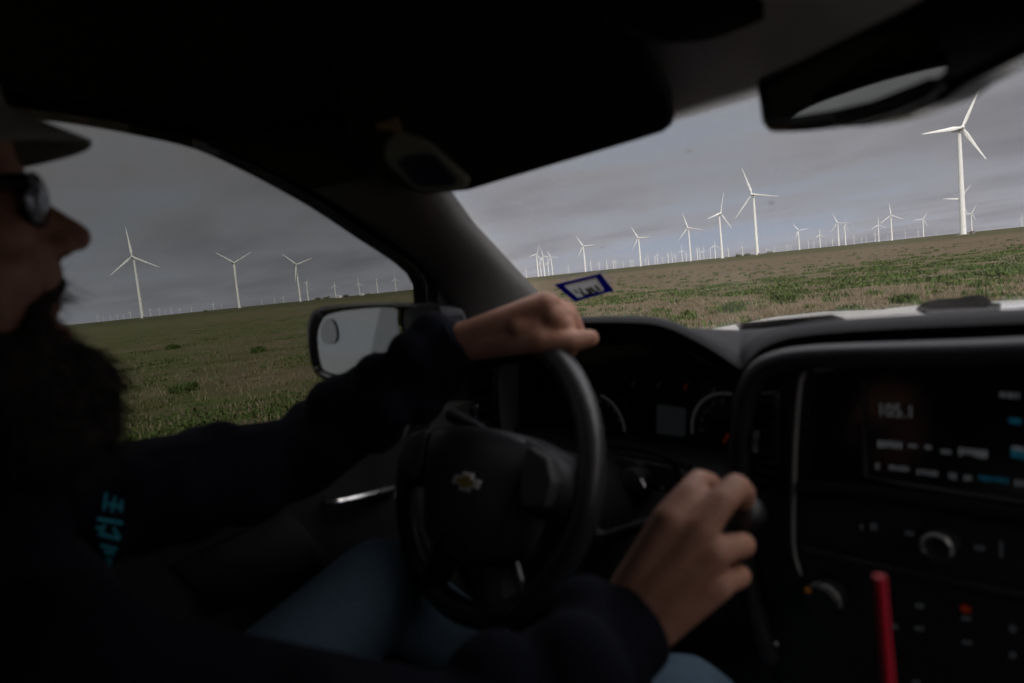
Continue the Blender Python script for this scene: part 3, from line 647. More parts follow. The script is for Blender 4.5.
# dashboard ----------------------------------------------------------------------------------
LX = .76
def proj(p):
    v = np.array(p)-CAM; z = v @ AX; return 512+F*(v @ RT)/z, 341.5-F*(v @ UP)/z
lip = [(455, 420), (462, 380), (490, 340), (540, 326), (590, 322.5), (640, 323), (665, 327), (690, 338), (715, 352), (741, 370)]
lp = smooth_poly([onX(*p, LX) for p in lip], 4)
stk_top = smooth_poly([onX(*p, .72) for p in [(741, 370), (752, 357), (766, 346.5), (790, 338), (830, 333), (900, 328.5), (1024, 323), (1200, 316)]], 3)
near = lp+[p for p in stk_top[2:]]
ny = near[-1][1]
near += [V3(.74, -.62, near[-1][2]), V3(.78, -.72, near[-1][2]-.02)]
far_, m1, m2, dn = [], [], [], []
for p in near:
    z = ws_z(1.085)-.012; farp = V3(1.085, max(-.76, min(.76, p[1]*1.12+.02)), z-.004)
    ppx = proj(p)[0]
    if ppx > 600: farp = onX(ppx-4, np.interp(ppx-4, [596, 690, 735, 763, 826, 918, 1024, 1200, 1500], [332, 328, 330, 328.5, 322, 318, 312.5, 304, 290]), 1.05)
    far_.append(farp); zt = max(p[2], min(p[2]+.004, z))
    m1.append(p+(farp-p)*.12+V3(0, 0, .012 if p[2] > 1.45 else .03)); m2.append(p+(farp-p)*.5+V3(0, 0, .006 if p[2] > 1.45 else .05))
lipd = [p+V3(.012, 0, -.010) for p in near]; lipe = [p+V3(.135, 0, -.055) for p in near]
b = MB(); b.loft([lipe, lipd, near, [p+V3(.006, 0, .006) for p in near], m1, m2, far_]); dash = b.build('dashboard', M['dash'], T, sharp=70)
# lower dash body
b = MB(); 
lowprof = [(.99, 1.47), (.96, 1.365), (.83, 1.335), (.78, 1.28), (.74, 1.22), (.72, 1.10), (.78, .95), (.95, .75)]
b.loft([[V3(x+.02*abs(y), y, z) for x, z in lowprof] for y in np.linspace(.77, -.77, 14)]); b.build('lower_dash', M['trim'], dash, solid=.02)
b = MB(); b.prism([V3(.80, .69, .7), V3(.80, .80, .7), V3(.80, .80, 1.46), V3(.80, .70, 1.50)], (.30, 0, 0)); b.build('dash_end_cap', M['trim'], dash)
b = MB(); b.prism([onX(*p, .80) for p in [(440, 445), (448, 385), (470, 372), (500, 366), (500, 440), (470, 452)]], (.05, 0, 0)); b.build('dash_end_panel', M['pillar'], dash, bevel=.006)
b = MB(); b.prism([onX(*p, .79) for p in [(466, 440), (468, 385), (493, 376), (496, 436)]], (.02, 0, 0)); av = b.build('air_vent', M['gloss'], dash, bevel=.004)
b = MB(); b.tube([onX(477, 404, .775), onX(476, 410, .772), onX(477, 418, .775)], .004, 8); b.build('vent_tab', M['chrome'], av)
b = MB(); [b.box(onX(481, 385+12*k, .788), (.02, .05, .002)) for k in range(5)]; b.build('vent_slats', M['trim'], av)
# instrument cluster
GX = .87
b = MB(); b.prism([onX(*p, GX+.012) for p in [(520, 345), (600, 335), (680, 345), (745, 380), (745, 480), (690, 470), (600, 455), (520, 450)]], (.05, 0, 0)); clu = b.build('instrument_cluster', M['gloss'], dash, bevel=.004)
def arc(mb, c, r, a0, a1, rad, nrm_x=-1, n=20):
    mb.tube([c+V3(0, -r*math.cos(a), r*math.sin(a)) for a in np.linspace(R_(a0), R_(a1), n)], rad, 6)
g1, g2 = onX(597, 428, GX), onX(728, 434, GX)
for gc, a0, a1 in ((g1, -40, 75), (g2, 80, 185)):
    b = MB(); arc(b, gc, .060, a0, a1, .0022); gg = b.build('gauge', M['shine_emit'], clu)  # arcs emit faintly, standing in for chrome that reflects the windshield
    b = MB(); b.tube([gc+V3(-.0, 0, 0), gc+V3(0, .02, -.035)], [.002, .001], 6); b.build('gauge_needle', M['needle'], gg)
    b = MB()
    for k in range(14):
        a = R_(-40+260*k/13); rr = .048; b.box(gc+V3(.006, -rr*math.cos(a), rr*math.sin(a)), (.001, .002, .007), rotm('X', math.degrees(a)-90))
    b.build('gauge_marks', M['lcd'], gg)
for px, py in ((632, 380), (657, 382), (684, 384), (712, 388)):
    b = MB(); arc(b, onX(px, py+6, GX), .018, 20, 160, .0009); s = b.build('small_gauge', M['satin'], clu)
    b = MB(); b.tube([onX(px, py+6, GX), onX(px+3, py, GX)], .0011, 5); b.build('gauge_needle', M['needle' if px == 684 else 'lcd'], s)
b = MB(); b.prism([onX(*p, GX+.004) for p in [(657, 405), (684, 409), (683, 450), (656, 446)]], (.006, 0, 0)); b.build('info_display', M['lcd'], clu, smooth=False)
# trim line and rotary switch right of the column
b = MB(); b.tube(smooth_poly([onX(*p, .79) for p in [(600, 446), (625, 446), (655, 452), (690, 468)]], 4), .006, 8); b.build('cluster_trim', M['dash'], dash)
b = MB(); b.prism([onX(*p, .785) for p in [(612, 455), (672, 466), (680, 520), (614, 520)]], (.02, 0, 0)); sw = b.build('switch_panel', M['trim'], dash, bevel=.005)
kc = onX(637, 480, .775); b = MB(); arc(b, kc, .026, 0, 360, .0022, n=28); b.loft([[kc+V3(dx, -r*math.cos(a), r*math.sin(a)) for a in np.linspace(0, 6.283, 20)[:-1]] for dx, r in ((0, .023), (-.016, .020), (-.018, .012), (-.018, .001))], close_u=True); kn = b.build('rotary_knob', M['trim'], sw)
b = MB(); b.tube([onX(641, 479, .756), onX(645, 487, .756)], .003, 6); b.build('knob_pointer', M['chrome'], kn)
b = MB(); [b.ball(onX(x, y, .781), (.002, .004, .0035), sub=1) for x, y in ((625, 513), (637, 515), (662, 488), (668, 500))]; b.build('switch_marks', M['lcd'], sw)

# centre stack ---------------------------------------------------------------------------------
SX = .70
brow = smooth_poly([onX(*p, SX) for p in [(770, 660), (752, 600), (742, 540), (739, 480), (742, 425), (748, 392), (760, 371), (780, 362), (806, 358), (850, 356), (930, 354.5), (1024, 352), (1250, 343)]], 4)
b = MB(); b.tube(brow, [.0115]*len(brow), 12, flat=1.15); stack = b.build('centre_stack_bezel', M['bezel'], T, sharp=70)
face = [(748, 395), (765, 372), (800, 366), (930, 361), (1250, 348), (1290, 760), (800, 760), (772, 650), (745, 540), (742, 450)]
b = MB(); b.prism([onX(*p, SX+.012) for p in face], (.10, 0, 0)); b.build('stack_panel', M['trim'], stack, bevel=.003)
b = MB(); b.prism([onX(*p, SX+.006) for p in [(748, 470), (749, 412), (757, 393), (778, 392), (780, 470), (772, 492), (752, 490)]], (.02, 0, 0)); av = b.build('air_vent', M['gloss'], stack, bevel=.004)
b = MB(); b.tube([onX(756.5, 431, SX-.004), onX(754.5, 440, SX-.006), onX(756, 452, SX-.004)], .0035, 8); b.build('vent_tab', M['chrome'], av)
b = MB(); [b.box(onX(765, 400+10*k, SX+.004), (.012, .03, .0018)) for k in range(9)]; b.build('vent_slats', M['trim'], av)
b = MB(); b.tube(smooth_poly([onX(*p, SX+.004) for p in [(805, 372), (800, 385), (796, 430), (794, 480), (793, 530), (795, 556), (801, 575)]], 4), [.0014]+[.0024]*22+[.0014]*2, 8); b.build('trim_strip', pbr('satin_grey_trim', (.34, .34, .32), .35, .05, 30, metal=.3), stack)
b = MB(); b.tube(smooth_poly([onX(*p, SX+.004) for p in [(745, 590), (752, 612), (765, 634), (778, 646)]], 4), .003, 8); b.build('trim_strip', M['ringgrey'], stack)
DX = SX+.008
b = MB(); b.prism([onX(*p, DX) for p in [(812, 370), (1250, 350), (1260, 540), (870, 487), (812, 480)]], (.01, 0, 0)); b.build('display_surround', M['gloss'], stack, bevel=.003)
b = MB(); b.tube([onX(862, 381, DX-.002), onX(866, 476, DX-.002), onX(900, 483, DX-.002), onX(1024, 502, DX-.002), onX(1130, 519, DX-.002)], .0022, 6); dsp = b.build('display', M['padgrey'], stack)
b = MB(); b.prism([onX(*p, DX-.004) for p in [(866, 383), (1140, 368), (1150, 517), (1024, 498), (869, 474)]], (.003, 0, 0)); b.build('screen', M['gloss'], dsp, smooth=False)
EX = DX-.0048
def bars(name, mat, specs, X=EX, par=None, each=False):
    if each:
        for q in specs: bars(name, mat, [q], X, par)
        return
    b = MB()
    for x, y, w, h, sl in specs: b.prism([onX(x, y, X), onX(x+w, y+w*sl, X), onX(x+w, y+h+w*sl, X), onX(x, y+h, X)], (.0004, 0, 0))
    return b.build(name, mat, par or dsp, smooth=False)
def text3d(txt, px, py, hpx, mat, X, par, wid=None):
    cu = bpy.data.curves.new('txt', 'FONT'); cu.body = txt; cu.size = 1; o = bpy.data.objects.new('txt', cu); COL.objects.link(o)
    bpy.context.view_layer.update(); me = bpy.data.meshes.new_from_object(o.evaluated_get(bpy.context.evaluated_depsgraph_get())); COL.objects.unlink(o)
    p = onX(px, py, X); q = onX(px, py-hpx, X); h = np.linalg.norm(q-p); s = h/.7
    b = MB(); b.add([V3(X, p[1]-v.co.x*s*(wid or 1), p[2]+v.co.y*s) for v in me.vertices], [tuple(f.vertices) for f in me.polygons]); return b.build('display_text', mat, par, smooth=False)
text3d('105.1', 877, 415.5, 12.5, M['ledwhite'], EX, dsp, .85)
def glyphs(x0, y0, n, w, h, sl): return [(x0+i*w*1.35, y0+i*w*1.35*sl+rng.uniform(-.3, .3), w*rng.uniform(.7, 1.1), h*rng.uniform(.75, 1.05), sl) for i in range(n)]
for _g in (glyphs(878, 440, 5, 3.8, 7.5, .12), glyphs(959, 447.5, 6, 3.6, 7.5, .12)): bars('display_text', M['ledwhite'], _g)
bars('display_icon', M['leddim'], [(908, 444, 9, 3, .12), (925, 445, 6, 4, .12), (941, 449.5, 10, 3.5, .12)], each=True)
bars('display_text', M['leddim'], [(1000, 392, 5, 5, .1), (1007, 392.5, 7, 5, .1), (1016, 393, 3, 5, .1)])
for _g in (glyphs(876, 463, 1, 3, 6, .12), glyphs(889, 465, 5, 3.2, 5, .12), glyphs(917, 469, 5, 3.3, 5, .12), glyphs(949, 473, 2, 3.2, 6, .12), glyphs(964, 475, 2, 3.2, 6, .12), glyphs(1015, 480, 2, 4, 7, .12)): bars('display_text', M['leddim'], _g)
bars('display_text', M['ledblue'], glyphs(979, 475.5, 7, 3.2, 5, .12))
bars('display_icon', M['ledblue'], [(1009, 418, 12, 5, .1), (1011, 448, 9, 9, .12), (1021, 450, 30, 9, .12)], each=True)
bars('display_text', M['ledwhite'], [(1012, 446, 12, 4, .12)])
# panel below the screen: ledge, power knob, climate knobs, button marks
b = MB(); b.tube(smooth_poly([onX(*p, SX+.004) for p in [(800, 489), (860, 492), (930, 502), (1024, 517), (1150, 540)]], 4), .006, 8, flat=1.4); b.build('stack_ledge', M['dash'], stack)
b = MB(); b.tube(smooth_poly([onX(*p, SX+.006) for p in [(801, 548), (860, 562), (930, 577), (1024, 596), (1150, 620)]], 4), .004, 8); b.build('stack_ledge', M['trim'], stack)
def knob(name, px, py, r, ring_mat, parent):
    c = onX(px, py, SX+.004); b = MB(); b.loft([[c+V3(dx, -q*math.cos(a), q*math.sin(a)) for a in np.linspace(0, 6.283, 25)[:-1]] for dx, q in ((.008, r*1.0), (-.014, r*.95), (-.018, r*.82), (-.016, r*.6), (-.016, .001))], close_u=True); k = b.build(name, M['trim'], parent)
    return c, k
c, k = knob('power_knob', 942, 542, .0140, None, stack); b = MB(); arc(b, c+V3(-.016, 0, 0), .0120, -25, 215, .0022); b.build('knob_ring', pbr('bright_ring', (.36, .36, .35), .3, .05, 30, metal=.4), k)
c, k = knob('climate_knob', 828, 596, .019, None, stack); b = MB(); arc(b, c+V3(-.012, 0, 0), .018, -10, 190, .0012); b.build('knob_ring', M['ringgrey'], k)
b = MB(); b.ball(onX(808, 590, SX-.014), (.002, .004, .004), sub=1); b.build('knob_lamp', M['ledorange'], k)
bars('button_mark', M['marks'], [(860, 524, 3, 6, .1), (870, 523, 7, 7, .1), (905, 531, 9, 4, .1), (974, 545, 11, 5, .1), (999, 541, 4, 16, .1), (915, 603, 9, 5, .1), (914, 626, 10, 4, .1), (892, 624, 6, 5, .1), (961, 616, 10, 4, .1), (962, 640, 10, 4, .1), (1009, 625, 7, 7, .1), (1009, 652, 7, 6, .1), (834, 592, 8, 6, .1), (912, 680, 8, 4, .1)], X=SX+.010, par=stack, each=True)
b = MB(); b.ball(onX(965.5, 609, SX+.009), (.002, .005, .004), sub=1); b.build('warning_lamp', M['ledred'], stack)

# steering column, wheel, shifter ----------------------------------------------------------------
CW = V3(.555, .442, 1.373); tau = R_(21.5)
WU = V3(math.sin(tau), 0, math.cos(tau)); WN = V3(-math.cos(tau), 0, math.sin(tau)); WY = V3(0, 1, 0)
wp_ = lambda u, v, h=0: CW+WY*u+WU*v+WN*h
b = MB(); b.tube([wp_(.180*math.cos(a), .180*math.sin(a)) for a in np.linspace(0, 2*math.pi, 65)[:-1]], .0170, 14, closed=True); wheel = b.build('steering_wheel', M['leather'], T)
hubp = [(-.128, .044), (-.075, .060), (0, .065), (.075, .061), (.112, .048), (.116, .018), (.104, -.02), (.094, -.065), (.072, -.098), (0, -.112), (-.072, -.098), (-.094, -.065), (-.104, -.02), (-.130, .018)]
hp = smooth_poly([V3(u, v, 0) for u, v in hubp], 3, True)
b = MB(); b.loft([[wp_(q[0]*s, q[1]*s-.01, h) for q in hp] for s, h in ((1, -.02), (1, .004), (.985, .014), (.95, .024), (.88, .031), (.76, .035), (.5, .0375), (.25, .038), (.02, .0382))], close_u=True); hubo = b.build('airbag_cover', M['hub'], wheel, sharp=60)
for s in (1, -1):
    b = MB(); b.loft([[wp_(s*u, v, h) for u, v, h in r] for r in ([(.09, .045, .018), (.125, .035, .014), (.175, .020, .004)], [(.09, .0, .022), (.125, -.005, .018), (.178, -.012, .005)], [(.09, -.04, .016), (.125, -.04, .010), (.172, -.045, .002)])]); sp1 = b.build('spoke', M['hub'], wheel, solid=.016)
    pp = [(.104, .040), (.140, .030), (.154, .004), (.146, -.026), (.112, -.034), (.102, -.01)]
    b = MB(); b.prism([wp_(s*u, v, .036) for u, v in pp], -WN*.022); bp = b.build('button_pad', M['padgrey'], sp1, bevel=.004)
    b = MB(); b.tube([wp_(s*.030, -.08, .008), wp_(s*.048, -.120, .004), wp_(s*.066, -.158, -.002)], [.034, .029, .026], 12, flat=.5); b.build('spoke', M['trim'], wheel)
b = MB(); b.tube([wp_(-.095, -.098, .012), wp_(-.108, -.115, .012), wp_(-.112, -.138, .010)], [.003, .004, .003], 8); b.tube([wp_(-.108, -.142, .012), wp_(-.100, -.152, .012)], .005, 8); b.build('spoke_trim', M['satin'], wheel)
# bow tie emblem on the airbag cover
def bow(s, h, t):
    q = [(-.5, -.16), (-.43, .10), (-.17, .10), (-.14, .22), (.20, .22), (.17, .10), (.43+.07, .10), (.43, -.10), (.17, -.10), (.14, -.22), (-.20, -.22), (-.17, -.10), (-.43, -.10)]
    q = [(-.5, -.10), (-.43, .10), (-.19, .10), (-.155, .21), (.22, .21), (.19, .10), (.5, .10), (.43, -.10), (.19, -.10), (.155, -.21), (-.22, -.21), (-.19, -.10)]
    return [wp_(-x*s-.010, y*s-.018, h) for x, y in q]
b = MB(); b.prism(bow(.056, .0372, 0), WN*.004); em = b.build('emblem', pbr('emblem_silver', (.85, .85, .85), .4, .05, 60, metal=.2), wheel, smooth=False, bevel=.0008)
b = MB(); b.prism(bow(.037, .0402, 0), WN*.0018); b.build('emblem_inlay', M['gold'], em, smooth=False)
b = MB(); b.tube([wp_(0, -.01, -.01), wp_(0, -.02, -.10), wp_(0, -.03, -.30)], [.06, .065, .075], 16); col_ = b.build('steering_column', M['trim'], T)
# stalk on the left of the column
b = MB(); b.tube([wp_(.03, .02, -.07), wp_(.10, .055, -.06), wp_(.165, .07, -.05)], [.010, .009, .011], 10); b.build('turn_signal_stalk', M['dash'], col_)
KN = onD(733, 515, .622)
b = MB(); b.tube([wp_(-.04, -.03, -.10), wp_(-.15, -.055, -.075), KN+V3(.0, .06, -.012), KN+V3(0, .012, 0)], [.010, .008, .007, .008], 10); lev = b.build('shift_lever', M['trim'], T)
b = MB(); b.cone(KN+V3(-.004, .016, -.002), KN+V3(.004, -.012, .003), .014, .0165); kb = b.build('shift_knob', M['trim'], lev)

# seats, console, floor, rear of the cab ------------------------------------------------------------
def seat(y):
    b = MB(); b.box((-.02, y, .93), (.54, .52, .16)); s_ = b.build('seat', M['seat'], T, bevel=.05)
    b = MB(); b.box((-.36, y, 1.26), (.16, .52, .62), rotm('Y', -12)); b.build('seat_backrest', M['seat'], s_, bevel=.05)
    b = MB(); b.box((-.44, y, 1.68), (.10, .26, .18), rotm('Y', -8)); b.build('headrest', M['seat'], s_, bevel=.04)
seat(.44); seat(-.44)
b = MB(); b.box((.25, -.02, .93), (.62, .26, .22)); b.build('centre_console', M['trim'], T, bevel=.02)
b = MB(); b.box((0, 0, .60), (2.6, 1.66, .04)); b.build('cab_floor', M['carpet'], T)
b = MB(); b.box((1.12, 0, 1.0), (.05, 1.6, .82)); b.build('firewall', M['carpet'], T)
# right side: same wall, its window cut short by an added panel
RX = .20
open_r = [V3(RX, side_y(np.interp(RX, [p[0] for p in wtop], [p[2] for p in wtop])), np.interp(RX, [p[0] for p in wtop], [p[2] for p in wtop]))]+[p for p in wtop if p[0] > RX+.01]+wfront+[V3(wfront[-1][0], side_y(zsill), zsill), V3(RX, side_y(zsill), zsill)]
ropen = mirror_y(open_r)
b = MB(); b.prism([V3(-.36, -side_y(1.40), 1.40), V3(RX, -side_y(1.40), 1.40), V3(RX, -side_y(1.86), 1.86), V3(-.36, -side_y(1.86), 1.86)], (0, -.03, 0)); b.build('door_panel', M['trim'], T)  # unseen blank added over the window's rear part, keeps light off the face
rr = MB(); out_ = ring(rr, open_r, .022, -.001, .04); rr.v = [(x, -y, z) for x, y, z in rr.v]; rd = rr.build('door_frame', M['rubber'], T)
b = MB(); b.add(ropen, [tuple(range(len(ropen)))]); b.build('window_glass', glassmat('passenger_glass', (.80, .80, .79)), rd, smooth=False, solid=.004)
b = MB(); b.loft([[V3(x, -y, z) for y, z in prof] for x in np.linspace(-.40, .92, 6)]); b.build('door_panel', M['doorcloth'], T, solid=.02)
b = MB(); b.prism([(-.40, -.83, .5), (1.0, -.83, .5), (1.0, -.99, .5), (-.40, -.99, .5)], (0, .02, .84)); b.build('door_skin', M['paint'], T, bevel=.03)
b = MB(); b.prism([V3(p[0], -p[1], p[2]) for p in [side(427, 276), side(446, 300), side(474, 345), side(474, 400), side(429, 400)]], (0, -.03, 0)); b.build('mirror_sail_panel', M['trim'], T, bevel=.003)
for s in (1, -1):   # pillars between the doors, rear doors
    b = MB(); b.prism([V3(x, s*(side_y(z)-.02), z) for x, z in ((-.56, .6), (-.36, .6), (-.36, 1.31), (-.335, 1.80), (-.30, 1.90), (-.52, 1.90), (-.54, 1.31))], (0, s*.07, 0)); b.build('b_pillar', M['trim'], T, bevel=.01)
    b = MB(); b.prism([V3(x, s*side_y(z), z) for x, z in ((-1.75, .6), (-.55, .6), (-.55, 1.34), (-1.75, 1.34))], (0, s*.06, 0)); b.build('rear_door', M['doorcloth'], T)
    b = MB(); b.add([V3(x, s*(side_y(z)+.02), z) for x, z in ((-1.40, 1.34), (-.54, 1.34), (-.52, 1.85), (-1.28, 1.85))], [(0, 1, 2, 3)]); b.build('window_glass', M['darktint'], T, smooth=False, solid=.004)
    b = MB(); b.prism([V3(x, s*side_y(z), z) for x, z in ((-1.75, 1.34), (-1.38, 1.34), (-1.26, 1.90), (-1.75, 1.90))], (0, s*.05, 0)); b.build('c_pillar', M['trim'], T)
    b = MB(); b.prism([V3(x, s*side_y(z), z) for x, z in ((-1.75, 1.84), (.0, 1.865), (.2, 1.862), (.2, 1.93), (-1.75, 1.93))], (0, s*.05, 0)); b.build('roof_rail', M['lining'], T)
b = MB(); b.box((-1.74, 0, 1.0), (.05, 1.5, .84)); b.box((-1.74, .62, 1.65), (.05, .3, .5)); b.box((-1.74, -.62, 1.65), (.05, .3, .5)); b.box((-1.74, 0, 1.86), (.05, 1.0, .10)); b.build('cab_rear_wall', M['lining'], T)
b = MB(); b.add([V3(-1.73, y, z) for y, z in ((-.48, 1.41), (.48, 1.41), (.48, 1.82), (-.48, 1.82))], [(0, 1, 2, 3)]); b.build('rear_window', M['darktint'], T, smooth=False, solid=.004)
b = MB(); b.box((-1.45, 0, .95), (.5, 1.3, .16)); b.box((-1.62, 0, 1.25), (.14, 1.3, .55)); b.build('rear_bench', M['seat'], T, bevel=.04)
for s in (1, -1):
    b = MB(); b.prism([(1.0, s*.90, .55), (2.6, s*.90, .55), (2.6, s*.90, 1.18), (1.0, s*.90, 1.25)], (0, s*.08, 0)); b.build('fender', M['paint'], T, bevel=.03)

# badge holder clipped to the visor corner -----------------------------------------------------------
BP = onD(425, 165, .60); BN = V3(-.62, -.62, -.35); BN /= np.linalg.norm(BN)
bp_ = lambda x, y, d=0: onP(x, y, BP+BN*d, BN)
bo = [(383, 157), (386, 142), (394, 133), (404, 133), (424, 140), (434, 147), (469, 179), (467, 189), (448, 193.5), (420, 192), (411, 187), (388, 166)]
b = MB(); b.prism([bp_(*p) for p in bo], -BN*.010); bh = b.build('badge_holder', M['badge'], None, bevel=.003)
tag(bh, 'dark badge holder with navy panel and tan clip hanging at the sun visor corner', 'badge holder')
b = MB(); b.prism([bp_(*p, .001) for p in [(397, 163), (404, 156), (428, 153), (436, 156), (458, 180), (452, 186), (420, 187), (413, 183)]], -BN*.002); child(b.build('badge_panel', M['badgepanel'], None, bevel=.0008), bh)
b = MB(); b.prism([bp_(*p, .002) for p in [(375, 124), (391, 121), (394, 116), (397, 119), (402, 130), (398, 137), (392, 131), (377, 130)]], -BN*.006); child(b.build('badge_clip', M['tan'], None, bevel=.001), bh)

# cup with a red straw ---------------------------------------------------------------------------------
st0 = onD(879.5, 576, .40); st1 = onD(891.5, 720, .405)
dirn = (st1-st0)/np.linalg.norm(st1-st0); st2 = st0+dirn*.26
b = MB(); b.tube([st0, st0+dirn*.13, st2], .0034, 12); so2 = b.build('drinking_straw', M['red'], None)
tag(so2, 'red plastic drinking straw standing upright in front of the centre stack', 'drinking straw')
b = MB(); cz = st0+dirn*.15
b.loft([[V3(cz[0]+r*math.cos(a), cz[1]+r*math.sin(a), z) for a in np.linspace(0, 6.283, 25)[:-1]] for r, z in ((.001, cz[2]-.15), (.031, cz[2]-.15), (.041, cz[2]-.004), (.0425, cz[2]), (.039, cz[2]+.004), (.006, cz[2]+.003))], close_u=True)
cp = b.build('drinking_cup', M['cup'], None); tag(cp, 'paper cup in the console holding the red straw', 'cup')

# ------------------------------------------------------------------ the driver
def build_driver():
    HY = .43
    b = MB()
    # head
    b.ball((-.004, HY, 1.745), (.100, .077, .105)); b.ball((.030, HY, 1.660), (.070, .058, .070)); b.ball((.048, HY, 1.700), (.052, .060, .055))
    b.cone((.098, HY, 1.722), (.1265, HY, 1.6935), .0085, .0130)
    for s in (1, -1):
        b.ball((.113, HY+s*.012, 1.684), (.012, .008, .009), sub=2); b.cone((.088, HY+s*.012, 1.742), (.076, HY+s*.048, 1.738), .011, .010)
        b.ball((.066, HY+s*.036, 1.690), (.030, .026, .022)); b.ball((.083, HY+s*.032, 1.720), (.013, .013, .012), sub=2)
        b.ball((-.012, HY+s*.080, 1.708), (.019, .009, .032), rotm('Y', 12)); b.ball((-.008, HY+s*.078, 1.685), (.010, .008, .012))
    b.ball((.100, HY, 1.6475), (.012, .022, .006), sub=2); b.ball((.098, HY, 1.6355), (.012, .020, .007), sub=2); b.ball((.097, HY, 1.610), (.018, .022, .016)); b.ball((.096, HY, 1.664), (.018, .024, .020)); b.ball((.078, HY, 1.672), (.034, .034, .044)); b.cone((.100, HY, 1.705), (.112, HY, 1.690), .014, .014); b.ball((.104, HY, 1.686), (.016, .015, .014))
    b.cone((-.045, HY, 1.46), (-.008, HY, 1.64), .060, .056)
    # trunk and limbs inside the clothes
    b.cone((-.06, HY, 1.42), (-.08, HY, 1.08), .095, .11); b.cone((-.02, HY+.15, 1.42), (-.02, HY-.15, 1.42), .05, .05)
    SL, EL = V3(.05, .63, 1.42), V3(.40, .668, 1.400); SR, ER = V3(.00, .23, 1.41), onD(455, 775, .47)
    WL, WR = onD(462, 341, .915), onD(631, 626, .572)
    FL, FRr = EL+(WL-EL)*.80, ER+(WR-ER)*.80
    b.cone(V3(-.02, .55, 1.42), SL, .048, .046); b.cone(SL, EL, .044, .038); b.cone(EL, WL, .038, .0265)
    b.cone(V3(-.02, .31, 1.42), SR, .048, .046); b.cone(SR, ER, .044, .038); b.cone(ER, WR, .038, .0275)
    HL, KL, AL = V3(-.04, .53, 1.04), V3(.47, .615, 1.195), V3(.84, .56, .78)
    HR, KR, AR = V3(-.04, .34, 1.03), V3(.535, .15, 1.15), V3(.84, .24, .78)
    b.cone((-.07, HY, 1.06), (-.05, HY, 1.02), .11, .11)
    for h, k, a in ((HL, KL, AL), (HR, KR, AR)): b.cone(h, k, .075, .05); b.cone(k, a, .05, .035)
    def chain(pts, rad):
        for i in range(len(pts)-1): b.cone(pts[i], pts[i+1], rad[i], rad[i+1])
    Gl = lambda *q: onD(*q)
    # right hand on the shift knob: (pixel, pixel, distance)
    G = lambda x, y, D: onD(x-5-max(0, 690-x)*.12, y+6+max(0, y-560)*.06, D)
    for w, m, r in (((629, 602, .578), (677, 514, .562), .0150), ((637, 610, .572), (703, 522, .556), .0150), ((645, 620, .570), (720, 546, .556), .0150), ((653, 630, .570), (722, 577, .562), .0145)):
        b.cone(G(*w), G(*m), .0175, r)
    b.cone(G(640, 590, .592), G(690, 545, .592), .018, .018); b.cone(G(655, 610, .590), G(705, 575, .588), .017, .016)
    chain([G(675, 515, .562), G(693, 489, .574), G(704, 476, .590), G(714, 478, .610), G(722, 492, .632)], [.0145, .0122, .0115, .0108, .0090])   # index
    chain([G(706, 521, .556), G(726, 496, .562), G(741, 481, .575), G(748, 487, .594), G(750, 497, .612)], [.0148, .0125, .0120, .0112, .0092])   # middle
    chain([G(720, 546, .556), G(738, 541, .564), G(748, 539, .580), G(748, 540, .604), G(741, 538, .630)], [.0140, .0115, .0110, .0105, .0090])   # ring
    chain([G(720, 577, .562), G(736, 573, .568), G(745, 570, .582), G(744, 568, .602), G(736, 562, .622)], [.0130, .0105, .0100, .0092, .0080])   # little
    chain([G(640, 582, .590), G(668, 545, .612), G(700, 522, .632), G(722, 514, .642)], [.0165, .0150, .0125, .0100])                              # thumb
    # left hand over the wheel rim
    for w, m, r in (((463, 338, .905), (547, 306, .866), .0190), ((463, 338, .915), (545, 304, .890), .0180), ((462, 342, .925), (540, 308, .912), .016), ((462, 344, .930), (532, 312, .930), .0155)):
        b.cone(Gl(*w), Gl(*m), .0215, r)
    b.cone(Gl(470, 346, .905), Gl(540, 338, .866), .0205, .0185); b.cone(Gl(520, 328, .872), Gl(564, 326, .868), .0185, .0150); b.ball(Gl(553, 316, .862), .0165, sub=2); b.ball(Gl(514, 325, .884), .0215, sub=2); b.ball(Gl(532, 322, .874), .0195, sub=2); b.cone(Gl(480, 344, .92), Gl(530, 336, .90), .017, .015)
    chain([Gl(549, 309, .868), Gl(568, 318, .878), Gl(576, 336, .892), Gl(570, 350, .905), Gl(558, 356, .905)], [.0160, .0140, .0125, .0110, .0095])
    chain([Gl(547, 306, .890), Gl(568, 312, .905), Gl(577, 332, .922), Gl(568, 350, .930), Gl(556, 355, .925)], [.0160, .0135, .0125, .0110, .0095])
    chain([Gl(541, 308, .912), Gl(560, 312, .930), Gl(570, 332, .945), Gl(560, 350, .948)], [.0150, .0125, .0120, .0100])
    chain([Gl(532, 312, .930), Gl(548, 318, .948), Gl(556, 334, .960), Gl(548, 350, .960)], [.0140, .0115, .0105, .0090])
    chain([Gl(505, 340, .885), Gl(540, 342, .864), Gl(571, 341, .856), Gl(590, 338.5, .860)], [.0180, .0155, .0138, .0122])   # thumb along the rim
    body = b.build('person', M['skin'], None); remesh(body, .0032, 4, .5)
    tag(body, 'bearded driver in grey cap and navy jacket, hands on wheel and shifter', 'person')
    # jacket
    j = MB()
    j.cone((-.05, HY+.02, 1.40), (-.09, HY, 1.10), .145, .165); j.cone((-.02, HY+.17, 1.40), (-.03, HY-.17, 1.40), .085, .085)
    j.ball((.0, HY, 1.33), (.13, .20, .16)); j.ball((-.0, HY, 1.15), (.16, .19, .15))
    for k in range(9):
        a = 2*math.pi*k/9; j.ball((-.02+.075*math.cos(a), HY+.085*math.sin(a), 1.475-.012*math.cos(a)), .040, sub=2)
    j.cone(V3(-.02, .58, 1.40), SL, .082, .074); j.cone(SL, EL, .072, .060); j.cone(EL, EL+(WL-EL)*.93, .060, .040)
